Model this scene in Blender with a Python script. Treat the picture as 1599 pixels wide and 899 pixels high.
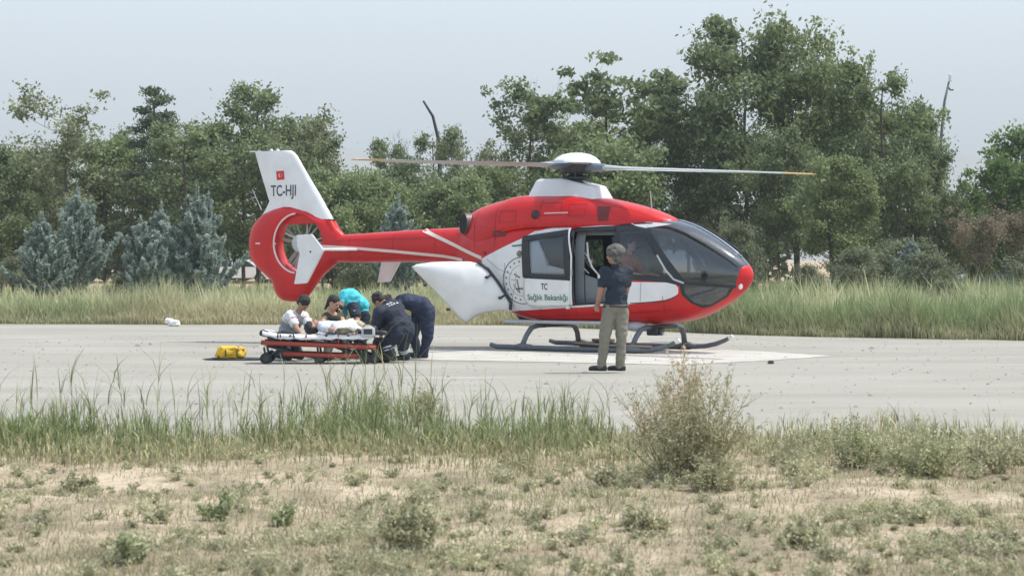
# Air-ambulance helicopter on a gravel pad, paramedics around a stretcher, trees behind.
import bpy, bmesh, math, random
import numpy as np
from mathutils import Vector, Matrix, noise as mnoise
R = math.radians
PI = math.pi
scene = bpy.context.scene
COL = scene.collection
for ob in list(bpy.data.objects):
    bpy.data.objects.remove(ob)

# ------------------------------------------------------------------ camera
CAM_H = 1.57
LENS_F = 3330.0            # focal length in pixels of a 1599 px wide picture
cam_data = bpy.data.cameras.new('camera')
cam = bpy.data.objects.new('camera', cam_data)
COL.objects.link(cam)
cam_data.sensor_width = 36.0
cam_data.lens = 36.0 * LENS_F / 1599.0
cam_data.clip_start = 0.1
cam_data.clip_end = 40000
cam.location = (0, 0, CAM_H)
cam.rotation_euler = (R(90 - 0.783), 0, 0)
scene.camera = cam
cam_data.dof.use_dof = True
cam_data.dof.focus_distance = 36.0
cam_data.dof.aperture_fstop = 5.6

# ------------------------------------------------------------------ light
SUN_EL, SUN_AZ = R(63), R(6)     # elevation; azimuth counted from +X (picture right) towards +Y (away)
sun_dir = Vector((math.cos(SUN_EL) * math.cos(SUN_AZ), math.cos(SUN_EL) * math.sin(SUN_AZ), math.sin(SUN_EL)))
sd = bpy.data.lights.new('sun', 'SUN')
sd.energy = 2.45
sd.angle = R(0.53)
sd.color = (1.0, 0.93, 0.83)
sun = bpy.data.objects.new('sun', sd)
COL.objects.link(sun)
sun.rotation_euler = (-sun_dir).to_track_quat('-Z', 'Y').to_euler()
world = bpy.data.worlds.new('World')
scene.world = world
world.use_nodes = True
wn = world.node_tree
bg = wn.nodes['Background']
sky = wn.nodes.new('ShaderNodeTexSky')
sky.sky_type = 'NISHITA'
sky.sun_disc = False
sky.sun_elevation = SUN_EL
sky.sun_rotation = PI / 2 - SUN_AZ
sky.air_density = 1.0
sky.dust_density = 1.2
sky.ozone_density = 1.0
hs = wn.nodes.new('ShaderNodeHueSaturation')
hs.inputs['Saturation'].default_value = 0.56
hs.inputs['Hue'].default_value = 0.49
wn.links.new(sky.outputs[0], hs.inputs['Color'])
wn.links.new(hs.outputs[0], bg.inputs[0])
bg.inputs[1].default_value = 0.15
scene.view_settings.view_transform = 'Standard'
scene.view_settings.look = 'None'
scene.view_settings.exposure = 1.14
scene.view_settings.gamma = 1.0

# ------------------------------------------------------------------ helpers
def at(px, py, Y):
    """point of the place seen at a spot of the 1599 px wide photograph, at distance Y"""
    return Vector(((px - 799.5) / LENS_F * Y, Y, CAM_H - (py - 404.0) / LENS_F * Y))

def ground_y(py):
    return CAM_H * LENS_F / (py - 404.0)

MATS = {}
def mat(name, col, rough=0.6, metal=0.0, var=0.0, scale=8.0, bump=0.0, bscale=40.0, spec=0.5, coat=0.0, trans=0.0, attr=None, col2=None):
    if name in MATS: return MATS[name]
    m = bpy.data.materials.new(name)
    m.use_nodes = True
    nt = m.node_tree
    b = nt.nodes['Principled BSDF']
    b.inputs['Base Color'].default_value = (*col, 1)
    b.inputs['Roughness'].default_value = rough
    b.inputs['Metallic'].default_value = metal
    b.inputs['Specular IOR Level'].default_value = spec
    b.inputs['Coat Weight'].default_value = coat
    b.inputs['Transmission Weight'].default_value = trans
    tc = nt.nodes.new('ShaderNodeTexCoord')
    if var > 0 or col2:
        n = nt.nodes.new('ShaderNodeTexNoise')
        n.inputs['Scale'].default_value = scale
        n.inputs['Detail'].default_value = 5
        nt.links.new(tc.outputs['Object'], n.inputs['Vector'])
        mx = nt.nodes.new('ShaderNodeMix'); mx.data_type = 'RGBA'
        mr = nt.nodes.new('ShaderNodeMapRange')
        mr.inputs['From Min'].default_value = 0.35; mr.inputs['From Max'].default_value = 0.65
        nt.links.new(n.outputs['Fac'], mr.inputs['Value'])
        nt.links.new(mr.outputs[0], mx.inputs['Factor'])
        c2 = col2 or tuple(c * (1 - var) for c in col)
        mx.inputs['A'].default_value = (*col, 1)
        mx.inputs['B'].default_value = (*c2, 1)
        nt.links.new(mx.outputs['Result'], b.inputs['Base Color'])
    if attr:
        a = nt.nodes.new('ShaderNodeAttribute'); a.attribute_name = attr
        nt.links.new(a.outputs['Color'], b.inputs['Base Color'])
    if bump > 0:
        n2 = nt.nodes.new('ShaderNodeTexNoise')
        n2.inputs['Scale'].default_value = bscale; n2.inputs['Detail'].default_value = 4
        nt.links.new(tc.outputs['Object'], n2.inputs['Vector'])
        bp = nt.nodes.new('ShaderNodeBump'); bp.inputs['Strength'].default_value = bump
        bp.inputs['Distance'].default_value = 0.02
        nt.links.new(n2.outputs['Fac'], bp.inputs['Height'])
        nt.links.new(bp.outputs[0], b.inputs['Normal'])
    MATS[name] = m
    return m

def leaf_mat(name, trans=0.35):
    """leaves and blades: colour comes from the per-leaf colour attribute (real leaf-to-leaf variation)"""
    if name in MATS: return MATS[name]
    m = bpy.data.materials.new(name); m.use_nodes = True
    nt = m.node_tree
    b = nt.nodes['Principled BSDF']
    b.inputs['Roughness'].default_value = 0.6
    b.inputs['Specular IOR Level'].default_value = 0.3
    a = nt.nodes.new('ShaderNodeAttribute'); a.attribute_name = 'tint'
    nt.links.new(a.outputs['Color'], b.inputs['Base Color'])
    t = nt.nodes.new('ShaderNodeBsdfTranslucent')
    nt.links.new(a.outputs['Color'], t.inputs['Color'])
    mx = nt.nodes.new('ShaderNodeMixShader'); mx.inputs[0].default_value = trans
    nt.links.new(b.outputs[0], mx.inputs[1]); nt.links.new(t.outputs[0], mx.inputs[2])
    nt.links.new(mx.outputs[0], nt.nodes['Material Output'].inputs['Surface'])
    MATS[name] = m
    return m

def tag(o, label=None, cat=None, group=None, kind=None):
    if label: o['label'] = label
    if cat: o['category'] = cat
    if group: o['group'] = group
    if kind: o['kind'] = kind
    return o

def empty(name, loc=(0, 0, 0), rz=0, label=None, cat=None, group=None):
    o = bpy.data.objects.new(name, None); COL.objects.link(o)
    o.empty_display_size = 0.2
    o.location = loc; o.rotation_euler = (0, 0, rz)
    return tag(o, label, cat, group)

def link_mesh(name, me, parent=None, mats=None, smooth=False):
    if mats is not None:
        for m in (mats if isinstance(mats, (list, tuple)) else [mats]): me.materials.append(m)
    if smooth and len(me.polygons):
        me.polygons.foreach_set('use_smooth', np.ones(len(me.polygons), dtype=bool))
    o = bpy.data.objects.new(name, me); COL.objects.link(o)
    if parent is not None: o.parent = parent
    return o

def from_bm(name, bm, parent=None, mats=None, smooth=False, angle=None):
    me = bpy.data.meshes.new(name)
    bm.normal_update(); bm.to_mesh(me); bm.free()
    o = link_mesh(name, me, parent, mats, smooth or angle is not None)
    if angle is not None:
        me.set_sharp_from_angle(angle=R(angle))
    return o

def pydata(name, v, f, parent=None, mats=None, smooth=False, angle=None):
    me = bpy.data.meshes.new(name); me.from_pydata([tuple(p) for p in v], [], f); me.update()
    bm = bmesh.new(); bm.from_mesh(me)
    bmesh.ops.recalc_face_normals(bm, faces=bm.faces)
    bm.to_mesh(me); bm.free()
    o = link_mesh(name, me, parent, mats, smooth or angle is not None)
    if angle is not None: me.set_sharp_from_angle(angle=R(angle))
    return o

def raw_mesh(name, V, F4, col=None):
    """fast quad mesh from numpy arrays; col = one colour per face"""
    me = bpy.data.meshes.new(name)
    V = np.asarray(V, dtype=np.float32); F4 = np.asarray(F4, dtype=np.int32)
    nf, k = F4.shape
    me.vertices.add(len(V)); me.vertices.foreach_set('co', V.ravel())
    me.loops.add(nf * k); me.loops.foreach_set('vertex_index', F4.ravel())
    me.polygons.add(nf)
    me.polygons.foreach_set('loop_start', np.arange(0, nf * k, k, dtype=np.int32))
    me.update(calc_edges=True)
    if col is not None:
        at_ = me.attributes.new('tint', 'FLOAT_COLOR', 'FACE')
        c = np.ones((nf, 4), dtype=np.float32); c[:, :3] = col
        at_.data.foreach_set('color', c.ravel())
    return me

# --- bmesh shape adders
def add_box(bm, c, s, rot=None, bevel=0.0, seg=2):
    mtx = Matrix.Translation(Vector(c)) @ (rot.to_4x4() if rot is not None else Matrix.Identity(4)) @ Matrix.Diagonal((*s, 1))
    r = bmesh.ops.create_cube(bm, size=1, matrix=mtx)
    if bevel > 0:
        es = set()
        for v in r['verts']: es.update(v.link_edges)
        bmesh.ops.bevel(bm, geom=list(es), offset=bevel, segments=seg, affect='EDGES', profile=0.5)
    return r['verts']

def add_tube(bm, pts, rads, n=10, cap=True, squash=None):
    """tapered tube along points; squash = (a, b) radii factors"""
    pts = [Vector(p) for p in pts]
    if not isinstance(rads, (list, tuple)): rads = [rads] * len(pts)
    rings = []
    up = Vector((0, 0, 1))
    prev = None
    for i, p in enumerate(pts):
        d = (pts[min(i + 1, len(pts) - 1)] - pts[max(i - 1, 0)])
        if d.length < 1e-9: d = Vector((0, 0, 1))
        d.normalize()
        if prev is None:
            a = d.cross(up if abs(d.z) < 0.9 else Vector((1, 0, 0))).normalized()
        else:
            a = (prev - d * prev.dot(d)).normalized()
        prev = a
        b = d.cross(a)
        sa, sb = squash or (1, 1)
        rings.append([bm.verts.new(p + (a * math.cos(2 * PI * k / n) * sa + b * math.sin(2 * PI * k / n) * sb) * rads[i]) for k in range(n)])
    for r0, r1 in zip(rings, rings[1:]):
        for k in range(n):
            bm.faces.new((r0[k], r0[(k + 1) % n], r1[(k + 1) % n], r1[k]))
    if cap:
        bm.faces.new(list(reversed(rings[0]))); bm.faces.new(rings[-1])
    return rings

def add_lathe(bm, prof, c=(0, 0, 0), axis='Z', n=32):
    """prof = [(radius, height)]"""
    rings = []
    for r, h in prof:
        ring = []
        for k in range(n):
            a = 2 * PI * k / n
            x, y = r * math.cos(a), r * math.sin(a)
            p = {'Z': (x, y, h), 'Y': (x, h, y), 'X': (h, x, y)}[axis]
            ring.append(bm.verts.new(Vector(c) + Vector(p)))
        rings.append(ring)
    for r0, r1 in zip(rings, rings[1:]):
        for k in range(n):
            bm.faces.new((r0[k], r0[(k + 1) % n], r1[(k + 1) % n], r1[k]))
    if prof[0][0] > 1e-6: bm.faces.new(list(reversed(rings[0])))
    if prof[-1][0] > 1e-6: bm.faces.new(rings[-1])
    bmesh.ops.remove_doubles(bm, verts=bm.verts, dist=1e-6)
    bmesh.ops.recalc_face_normals(bm, faces=bm.faces)

def add_prism(bm, poly, origin, ax, ay, thick):
    """flat polygon (list of 2D points) in the plane origin+ax,ay extruded by thick along the normal, centred"""
    origin, ax, ay = Vector(origin), Vector(ax), Vector(ay)
    nz = ax.cross(ay).normalized()
    a = [bm.verts.new(origin + ax * p[0] + ay * p[1] - nz * thick / 2) for p in poly]
    b = [bm.verts.new(origin + ax * p[0] + ay * p[1] + nz * thick / 2) for p in poly]
    n = len(poly)
    bm.faces.new(list(reversed(a))); bm.faces.new(b)
    for i in range(n):
        bm.faces.new((a[i], a[(i + 1) % n], b[(i + 1) % n], b[i]))

def pip(x, y, poly):
    ins = False
    n = len(poly)
    for i in range(n):
        x1, y1 = poly[i]; x2, y2 = poly[(i + 1) % n]
        if (y1 > y) != (y2 > y) and x < (x2 - x1) * (y - y1) / (y2 - y1) + x1: ins = not ins
    return ins
# ================================================================== helicopter
HX, HY, HROT = 1.117, 37.0, R(31)
HC, HS = math.cos(HROT), math.sin(HROT)
red = mat('red_paint', (0.56, 0.014, 0.017), 0.36, spec=0.3, coat=0.18, var=0.16, scale=2.2, bump=0.08, bscale=3)
white = mat('white_paint', (0.74, 0.75, 0.76), 0.32, coat=0.4, var=0.10, scale=3, bump=0.06, bscale=3)
black = mat('black_frame_paint', (0.012, 0.016, 0.022), 0.35)
lining = mat('cabin_lining', (0.06, 0.07, 0.08), 0.8, var=0.3, scale=5)
dgrey = mat('dark_grey_metal', (0.035, 0.042, 0.05), 0.45, metal=0.3)
bgrey = mat('blue_grey_metal', (0.16, 0.2, 0.25), 0.45, metal=0.2, var=0.15)
lgrey = mat('light_grey_paint', (0.46, 0.49, 0.52), 0.4, var=0.08)
rubber = mat('black_rubber', (0.02, 0.02, 0.022), 0.8)
steel = mat('steel', (0.5, 0.5, 0.5), 0.35, metal=0.9)
yellow_tip = mat('yellow_orange_paint', (0.50, 0.34, 0.13), 0.45)
cream = mat('cream_stripe_paint', (0.72, 0.6, 0.56), 0.4)
greent = mat('green_lettering', (0.02, 0.16, 0.11), 0.5)
darkt = mat('dark_lettering', (0.05, 0.06, 0.08), 0.5)

def glass_mat(name, tint, rough=0.03, mixf=0.55):
    m = bpy.data.materials.new(name); m.use_nodes = True
    nt = m.node_tree; nt.nodes.clear()
    out = nt.nodes.new('ShaderNodeOutputMaterial')
    tr = nt.nodes.new('ShaderNodeBsdfTransparent'); tr.inputs[0].default_value = (*tint, 1)
    gl = nt.nodes.new('ShaderNodeBsdfGlossy'); gl.inputs['Roughness'].default_value = rough
    gl.inputs['Color'].default_value = (0.9, 0.95, 1, 1)
    lw = nt.nodes.new('ShaderNodeLayerWeight'); lw.inputs[0].default_value = 0.5
    pw = nt.nodes.new('ShaderNodeMath'); pw.operation = 'POWER'; pw.inputs[1].default_value = 3.0
    ma = nt.nodes.new('ShaderNodeMath'); ma.operation = 'MULTIPLY_ADD'; ma.inputs[1].default_value = 0.75; ma.inputs[2].default_value = mixf
    nt.links.new(lw.outputs['Facing'], pw.inputs[0]); nt.links.new(pw.outputs[0], ma.inputs[0])
    mx = nt.nodes.new('ShaderNodeMixShader')
    nt.links.new(ma.outputs[0], mx.inputs[0]); nt.links.new(tr.outputs[0], mx.inputs[1]); nt.links.new(gl.outputs[0], mx.inputs[2])
    nt.links.new(mx.outputs[0], out.inputs[0])
    return m
glass = glass_mat('tinted_glass', (0.55, 0.60, 0.65), 0.04, 0.07)
dglass = glass_mat('dark_tinted_glass', (0.24, 0.28, 0.33), 0.06, 0.11)

heli = empty('helicopter', (HX, HY, 0), -HROT, 'red and white rescue helicopter with four rotor blades parked on the gravel pad', 'helicopter')

# stations: u, z top, z bottom, half width, z of greatest width, exponent
ST = [(-2.75, 2.10, 1.50, 0.22, 1.80, 2.2),
      (-2.30, 2.14, 1.40, 0.30, 1.78, 2.2),
      (-1.85, 2.18, 1.05, 0.50, 1.75, 2.6),
      (-1.30, 2.20, 0.70, 0.69, 1.55, 3.0),
      (-0.80, 2.21, 0.52, 0.77, 1.40, 3.6),
      (-0.20, 2.21, 0.47, 0.79, 1.38, 4.0),
      (0.50, 2.21, 0.46, 0.79, 1.36, 4.0),
      (1.20, 2.21, 0.46, 0.775, 1.33, 3.6),
      (1.60, 2.22, 0.46, 0.74, 1.32, 3.2),
      (1.95, 2.215, 0.49, 0.68, 1.31, 2.8),
      (2.25, 2.14, 0.54, 0.61, 1.30, 2.6),
      (2.55, 2.00, 0.64, 0.52, 1.30, 2.4),
      (2.80, 1.85, 0.76, 0.43, 1.30, 2.3),
      (3.00, 1.71, 0.88, 0.345, 1.30, 2.2),
      (3.15, 1.59, 0.99, 0.26, 1.29, 2.1),
      (3.26, 1.48, 1.10, 0.17, 1.29, 2.0),
      (3.32, 1.39, 1.19, 0.09, 1.29, 2.0),
      (3.34, 1.33, 1.25, 0.03, 1.29, 2.0)]
SU = np.array([s[0] for s in ST]); SV = np.array([s[1:] for s in ST])
def pchip(x, X, V):
    x = min(max(x, X[0]), X[-1])
    i = min(int(np.searchsorted(X, x, 'right')) - 1, len(X) - 2); i = max(i, 0)
    h = X[1:] - X[:-1]; d = (V[1:] - V[:-1]) / h[:, None]
    def slope(k):
        if k == 0: return d[0]
        if k == len(X) - 1: return d[-1]
        a, b = d[k - 1], d[k]
        w1, w2 = 2 * h[k] + h[k - 1], h[k] + 2 * h[k - 1]
        with np.errstate(divide='ignore', invalid='ignore'):
            s = (w1 + w2) / (w1 / a + w2 / b)
        return np.where(a * b > 0, s, 0.0)
    t = (x - X[i]) / h[i]
    m0, m1 = slope(i) * h[i], slope(i + 1) * h[i]
    return (2*t**3 - 3*t**2 + 1) * V[i] + (t**3 - 2*t**2 + t) * m0 + (-2*t**3 + 3*t**2) * V[i + 1] + (t**3 - t**2) * m1
def station(u): return pchip(u, SU, SV)
def hull_w(u, z):
    zt, zb, hw, zc, n = station(u)
    t = (z - zc) / (zt - zc) if z > zc else (zc - z) / (zc - zb)
    if t >= 1: return 0.0
    return float(hw * (1 - t ** n) ** (1 / n))
def hull_uz(px, py):
    """where the sight line through a photo spot meets the near side of the hull (u, z)"""
    w = 0.7
    k = (px - 799.5) / LENS_F
    for _ in range(40):
        u = (k * (HY - w * HC) - HX + w * HS) / (HC + k * HS)
        Y = HY - u * HS - w * HC
        z = CAM_H - (py - 404) / LENS_F * Y
        w = 0.5 * w + 0.5 * hull_w(u, z)
    return u, z
def plane_uz(px, py, w):
    k = (px - 799.5) / LENS_F
    u = (k * (HY - w * HC) - HX + w * HS) / (HC + k * HS)
    return u, CAM_H - (py - 404) / LENS_F * (HY - u * HS - w * HC)
def loc(u, w, z): return Vector((u, -w, z))       # helicopter axes: x forward, -y towards the near side

def loft(sections, n=64, closed_ends=True):
    """sections = [(u, zt, zb, hw, zc, n)] -> bmesh of super-elliptic rings"""
    bm = bmesh.new(); rings = []
    for (u, zt, zb, hw, zc, ex) in sections:
        ring = []
        for k in range(n):
            a = 2 * PI * (k + 0.5) / n
            ca, sa = math.cos(a), math.sin(a)
            w = hw * math.copysign(abs(ca) ** (2 / ex), ca)
            h = (zt - zc) if sa > 0 else (zc - zb)
            z = zc + h * math.copysign(abs(sa) ** (2 / ex), sa)
            ring.append(bm.verts.new((u, -w, z)))
        rings.append(ring)
    for r0, r1 in zip(rings, rings[1:]):
        for k in range(n):
            bm.faces.new((r0[k], r0[(k + 1) % n], r1[(k + 1) % n], r1[k]))
    if closed_ends:
        bm.faces.new(rings[0]); bm.faces.new(rings[-1])
    bmesh.ops.recalc_face_normals(bm, faces=bm.faces)
    return bm

us = [float(x) for x in np.concatenate([np.arange(-2.75, 2.0, 0.1), np.arange(2.0, 3.1, 0.06), np.arange(3.1, 3.341, 0.03)])]
hull = loft([(u, *station(u)) for u in us], n=88)
RID = hull.faces.layers.int.new('rid')      # 0 red 1 white 2 black frame, >=10 separated parts

def cut_region(poly, rid, near=True, far=True, only=None):
    """knife a side-view polygon into the hull and give the faces inside it an id"""
    us_ = [p[0] for p in poly]; zs_ = [p[1] for p in poly]
    for i in range(len(poly)):
        a, b = poly[i], poly[(i + 1) % len(poly)]
        d = Vector((b[0] - a[0], 0, b[1] - a[1]))
        if d.length < 1e-5: continue
        no = Vector((-d.z, 0, d.x)).normalized()
        u0, u1 = min(a[0], b[0]) - 0.02, max(a[0], b[0]) + 0.02
        z0, z1 = min(a[1], b[1]) - 0.02, max(a[1], b[1]) + 0.02
        fs = []
        for f in hull.faces:
            lo_u = min(v.co.x for v in f.verts); hi_u = max(v.co.x for v in f.verts)
            lo_z = min(v.co.z for v in f.verts); hi_z = max(v.co.z for v in f.verts)
            c = f.calc_center_median()
            if (c.y <= 0 and not near) or (c.y > 0 and not far): continue
            if hi_u < u0 or lo_u > u1 or hi_z < z0 or lo_z > z1: continue
            fs.append(f)
        geom = set(fs)
        for f in fs: geom.update(f.edges); geom.update(f.verts)
        bmesh.ops.bisect_plane(hull, geom=list(geom), dist=1e-5, plane_co=Vector((a[0], 0, a[1])), plane_no=no)
    for f in hull.faces:
        c = f.calc_center_median()
        if (c.y <= 0 and not near) or (c.y > 0 and not far): continue
        if only is not None and f[RID] not in only: continue
        if pip(c.x, c.z, poly): f[RID] = rid
H = lambda *pts: [hull_uz(x, y) for x, y in pts]

# paint: white flank, black window band
cut_region(H((752, 404), (820, 370), (835, 361), (893, 352), (960, 352), (960, 440), (1052, 441), (1059, 449), (1059, 458), (1052, 464), (1038, 468), (985, 475), (893, 480), (790, 487)) , 1)
cut_region(H((842, 376), (884, 367), (884, 421), (858, 414), (850, 395)), 2, far=False)
# roof-edge white strip and black band round the side windows
cut_region(H((893, 356), (965, 352), (985, 346), (1060, 346), (1075, 440), (1062, 446), (1040, 441), (985, 437), (965, 436), (965, 474), (893, 478)), 2)
# lower nose red is left as is; windshield
zt_ = lambda u: station(u)[0]
cut_region(H((1060, 436), (1150, 441), (1150, 450), (1060, 446)), 2)
WS = H((1012, 358), (1066, 438), (1100, 441), (1149, 445), (1152, 432), (1157, 418)) + [(3.275, 1.465), (3.30, 1.60), (3.0, 1.95), (2.5, 2.2), (1.97, 2.3), (1.72, 2.18)]
cut_region(WS, 10)
CH = H((1068, 444), (1100, 447), (1140, 450), (1134, 461), (1112, 474), (1100, 477), (1084, 471), (1070, 458))
cut_region(H((1060, 441), (1150, 446), (1136, 464), (1112, 478), (1098, 481), (1080, 474), (1064, 460)), 2)
cut_region(CH, 11)
FW = H((971, 362), (1004, 362), (1046, 432), (985, 428), (971, 427))
cut_region(FW, 12, far=False)
cut_region(FW, 14, near=False)
OP = H((897, 360), (963, 357), (963, 470), (897, 474))
cut_region(OP, 20, near=True, far=False)
# window of the opposite sliding door, seen through the opening
OPF = [(OP[0][0] - 0.80, 1.92), (OP[0][0] - 0.22, 1.92), (OP[0][0] - 0.22, 1.45), (OP[0][0] - 0.5, 1.42), (OP[0][0] - 0.66, 1.6)]
cut_region(OPF, 13, near=False, far=True)
# tail closing line: everything below the open clamshell hinge is empty
hull.faces.ensure_lookup_table()
for f in [f for f in hull.faces if f[RID] == 20]: hull.faces.remove(f)
pA, pB = (-1.98, 1.50), (-1.02, 0.42)
d = Vector((pB[0] - pA[0], 0, pB[1] - pA[1]))
no = Vector((-d.z, 0, d.x)).normalized()
if no.x > 0: no = -no
geom = list(hull.verts) + list(hull.edges) + list(hull.faces)
bmesh.ops.bisect_plane(hull, geom=geom, plane_co=Vector((pA[0], 0, pA[1])), plane_no=no)
for f in list(hull.faces):
    c = f.calc_center_median()
    if (c - Vector((pA[0], c.y, pA[1]))).dot(no) > 1e-4 and c.z < 1.52: hull.faces.remove(f)
loose = [v for v in hull.verts if not v.link_faces]
for v in loose: hull.verts.remove(v)

def take(rids):
    b2 = hull.copy()
    lay = b2.faces.layers.int['rid']
    for f in list(b2.faces):
        if f[lay] not in rids: b2.faces.remove(f)
    for v in [v for v in b2.verts if not v.link_faces]: b2.verts.remove(v)
    return b2
shell = take((0, 1, 2))
lay = shell.faces.layers.int['rid']
for f in shell.faces:
    f.material_index = f[lay]; f.smooth = True
body = from_bm('fuselage', shell, heli, [red, white, black, lining], smooth=True)
sm = body.modifiers.new('thickness', 'SOLIDIFY'); sm.thickness = 0.035; sm.offset = -1; sm.material_offset = 5; sm.material_offset_rim = 2
for rid, nm, g in ((10, 'windshield', dglass), (11, 'chin_window', dglass), (12, 'cockpit_window', glass), (14, 'cockpit_window', glass), (13, 'cabin_window', glass)):
    o = from_bm(nm, take((rid,)), heli, g, smooth=True)
hull.free()

def side_patch(name, poly, off, m, thick=0.0, side=1, parent=None, step=0.06, wfun=hull_w, smooth=True):
    """panel lying on the hull side (side 1 near, -1 far), cut from a side-view polygon"""
    bm = bmesh.new()
    f = bm.faces.new([bm.verts.new((p[0], 0, p[1])) for p in poly])
    for ax in (0, 2):
        lo = min(p[0 if ax == 0 else 1] for p in poly); hi = max(p[0 if ax == 0 else 1] for p in poly)
        k = math.ceil((hi - lo) / step)
        for i in range(1, k):
            co = [0, 0, 0]; co[ax] = lo + (hi - lo) * i / k
            no_ = [0, 0, 0]; no_[ax] = 1
            bmesh.ops.bisect_plane(bm, geom=list(bm.verts) + list(bm.edges) + list(bm.faces), plane_co=co, plane_no=no_)
    for v in bm.verts: v.co.y = -side * (wfun(v.co.x, v.co.z) + off)
    bmesh.ops.recalc_face_normals(bm, faces=bm.faces)
    if sum((f.normal.y * side) for f in bm.faces) > 0: bmesh.ops.reverse_faces(bm, faces=bm.faces)
    o = from_bm(name, bm, parent or heli, m, smooth=smooth)
    if thick:
        s = o.modifiers.new('thickness', 'SOLIDIFY'); s.thickness = thick; s.offset = -1
    return o

def strip(name, pts, wd, off, m, side=1, wfun=hull_w, parent=None):
    """thin strip following a side-view polyline on the hull"""
    pts = [Vector((p[0], p[1])) for p in pts]
    fine = []
    for a, b in zip(pts, pts[1:]):
        k = max(1, int((b - a).length / 0.05))
        fine += [a.lerp(b, i / k) for i in range(k)]
    fine.append(pts[-1])
    V = []; F = []
    for i, p in enumerate(fine):
        t = (fine[min(i + 1, len(fine) - 1)] - fine[max(i - 1, 0)]).normalized()
        nn = Vector((-t.y, t.x))
        for s in (-1, 1):
            q = p + nn * wd / 2 * s
            V.append((q.x, -side * (wfun(q.x, q.y) + off), q.y))
        if i: F.append((2*i - 2, 2*i - 1, 2*i + 1, 2*i))
    o = pydata(name, V, F, parent or heli, m)
    s = o.modifiers.new('thickness', 'SOLIDIFY'); s.thickness = 0.004; s.offset = 0
    return o

def text_patch(name, txt, size, org, xs, m, wfun, off, parent, extra=1.0):
    """raised lettering wrapped onto the near side; org = (u, z) of the lower left corner, xs = width factor"""
    cu = bpy.data.curves.new(name + '_font', 'FONT'); cu.body = txt; cu.size = size; cu.extrude = 0.0015; cu.offset = 0.003 if txt.isupper() else 0.0015
    tmp = bpy.data.objects.new('tmp', cu); COL.objects.link(tmp)
    dg = bpy.context.evaluated_depsgraph_get()
    me = bpy.data.meshes.new_from_object(tmp.evaluated_get(dg))
    bpy.data.objects.remove(tmp)
    if isinstance(xs, tuple):       # fit to width
        w_ = max(v.co.x for v in me.vertices) - min(v.co.x for v in me.vertices); xs = xs[0] / w_
    for v in me.vertices:
        u, z = org[0] + v.co.x * xs, org[1] + v.co.y * extra
        v.co = Vector((u, -(wfun(u, z) + off + v.co.z + 0.0015), z))
    me.materials.clear()
    return link_mesh(name, me, parent, m)

# panel lines and door gaps
strip('door_gap', H((966, 356), (966, 475), (1040, 470), (1056, 462)), 0.016, 0.002, dgrey)
strip('door_gap', H((1012, 356), (1030, 389), (1068, 440)), 0.05, 0.003, black)
strip('windshield_post', H((1026, 398), (1040, 422), (1052, 436), (1068, 442)), 0.03, 0.006, lgrey)
strip('sill_strip', H((893, 479), (940, 476), (984, 473)), 0.03, 0.006, white)
strip('sliding_rail', H((800, 384), (822, 382)), 0.02, 0.012, black)
strip('sliding_rail', H((806, 451), (822, 450)), 0.02, 0.012, black)
side_patch('roof_edge_reflection', H((983, 346), (1020, 347), (1050, 350), (1030, 353), (1008, 356), (994, 353)), 0.004, lgrey)  # sky reflection on the roof edge, put in as a light grey panel
side_patch('rear_roof_trim', H((833, 362), (860, 356), (886, 354), (885, 358), (840, 366)), 0.012, white, 0.008)
# round vents on the flank
def disc_patch(name, c, r, m, off, wfun=hull_w, side=1):
    poly = [(c[0] + r * math.cos(a * PI / 8), c[1] + r * math.sin(a * PI / 8)) for a in range(16)]
    return side_patch(name, poly, off, m, 0.004, side=side, step=1.0, wfun=wfun)
disc_patch('round_vent', hull_uz(811, 396), 0.055, mat('vent_grey', (0.2, 0.19, 0.17), 0.7), 0.004)
disc_patch('small_port', hull_uz(757, 395), 0.03, black, 0.003)

# open sliding door on its outrigger rails, just aft of the opening
DOFF = 0.065
DR = H((820, 369), (893, 358), (894, 474), (890, 477), (835, 480), (822, 472), (819, 455))
DW = H((829, 376), (885, 366), (886, 430), (830, 427))
door = side_patch('sliding_door', H((820, 432), (893, 436), (894, 474), (890, 477), (838, 480), (827, 475), (821, 465)), DOFF, white, 0.035)
# frame: four black strips round the pane
for nm, pp in (('door_frame', ((819, 369), (893, 358), (893, 366), (820, 378))), ('door_frame', ((819, 369), (829, 369), (831, 433), (819, 432))),
               ('door_frame', ((885, 360), (893, 359), (894, 438), (885, 437))), ('door_frame', ((820, 427), (893, 430), (893, 438), (820, 434)))):
    side_patch(nm, H(*pp), DOFF + 0.004, black, 0.03, parent=heli)
side_patch('door_window', DW, DOFF - 0.01, glass, 0.0)
side_patch('door_window_inner_trim', H((830, 378), (842, 374), (850, 395), (856, 414), (885, 421), (885, 429), (830, 427)), DOFF - 0.022, white, 0.004)
strip('door_edge', H((893, 357), (895, 400), (896, 476)), 0.03, DOFF + 0.004, white)
strip('door_gasket', H((821, 433), (821, 466), (828, 476), (838, 481), (890, 478)), 0.012, DOFF + 0.002, lgrey)
hb = bmesh.new(); u_, z_ = hull_uz(896, 425); add_box(hb, (u_, -hull_w(u_, z_) - DOFF - 0.02, z_), (0.04, 0.03, 0.12), bevel=0.008)
from_bm('door_handle', hb, heli, steel)
hb = bmesh.new(); u_, z_ = hull_uz(890, 478); add_box(hb, (u_, -hull_w(u_, z_) - DOFF + 0.0, z_ - 0.02), (0.06, 0.06, 0.05), bevel=0.01)
from_bm('door_roller', hb, heli, white)
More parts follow.
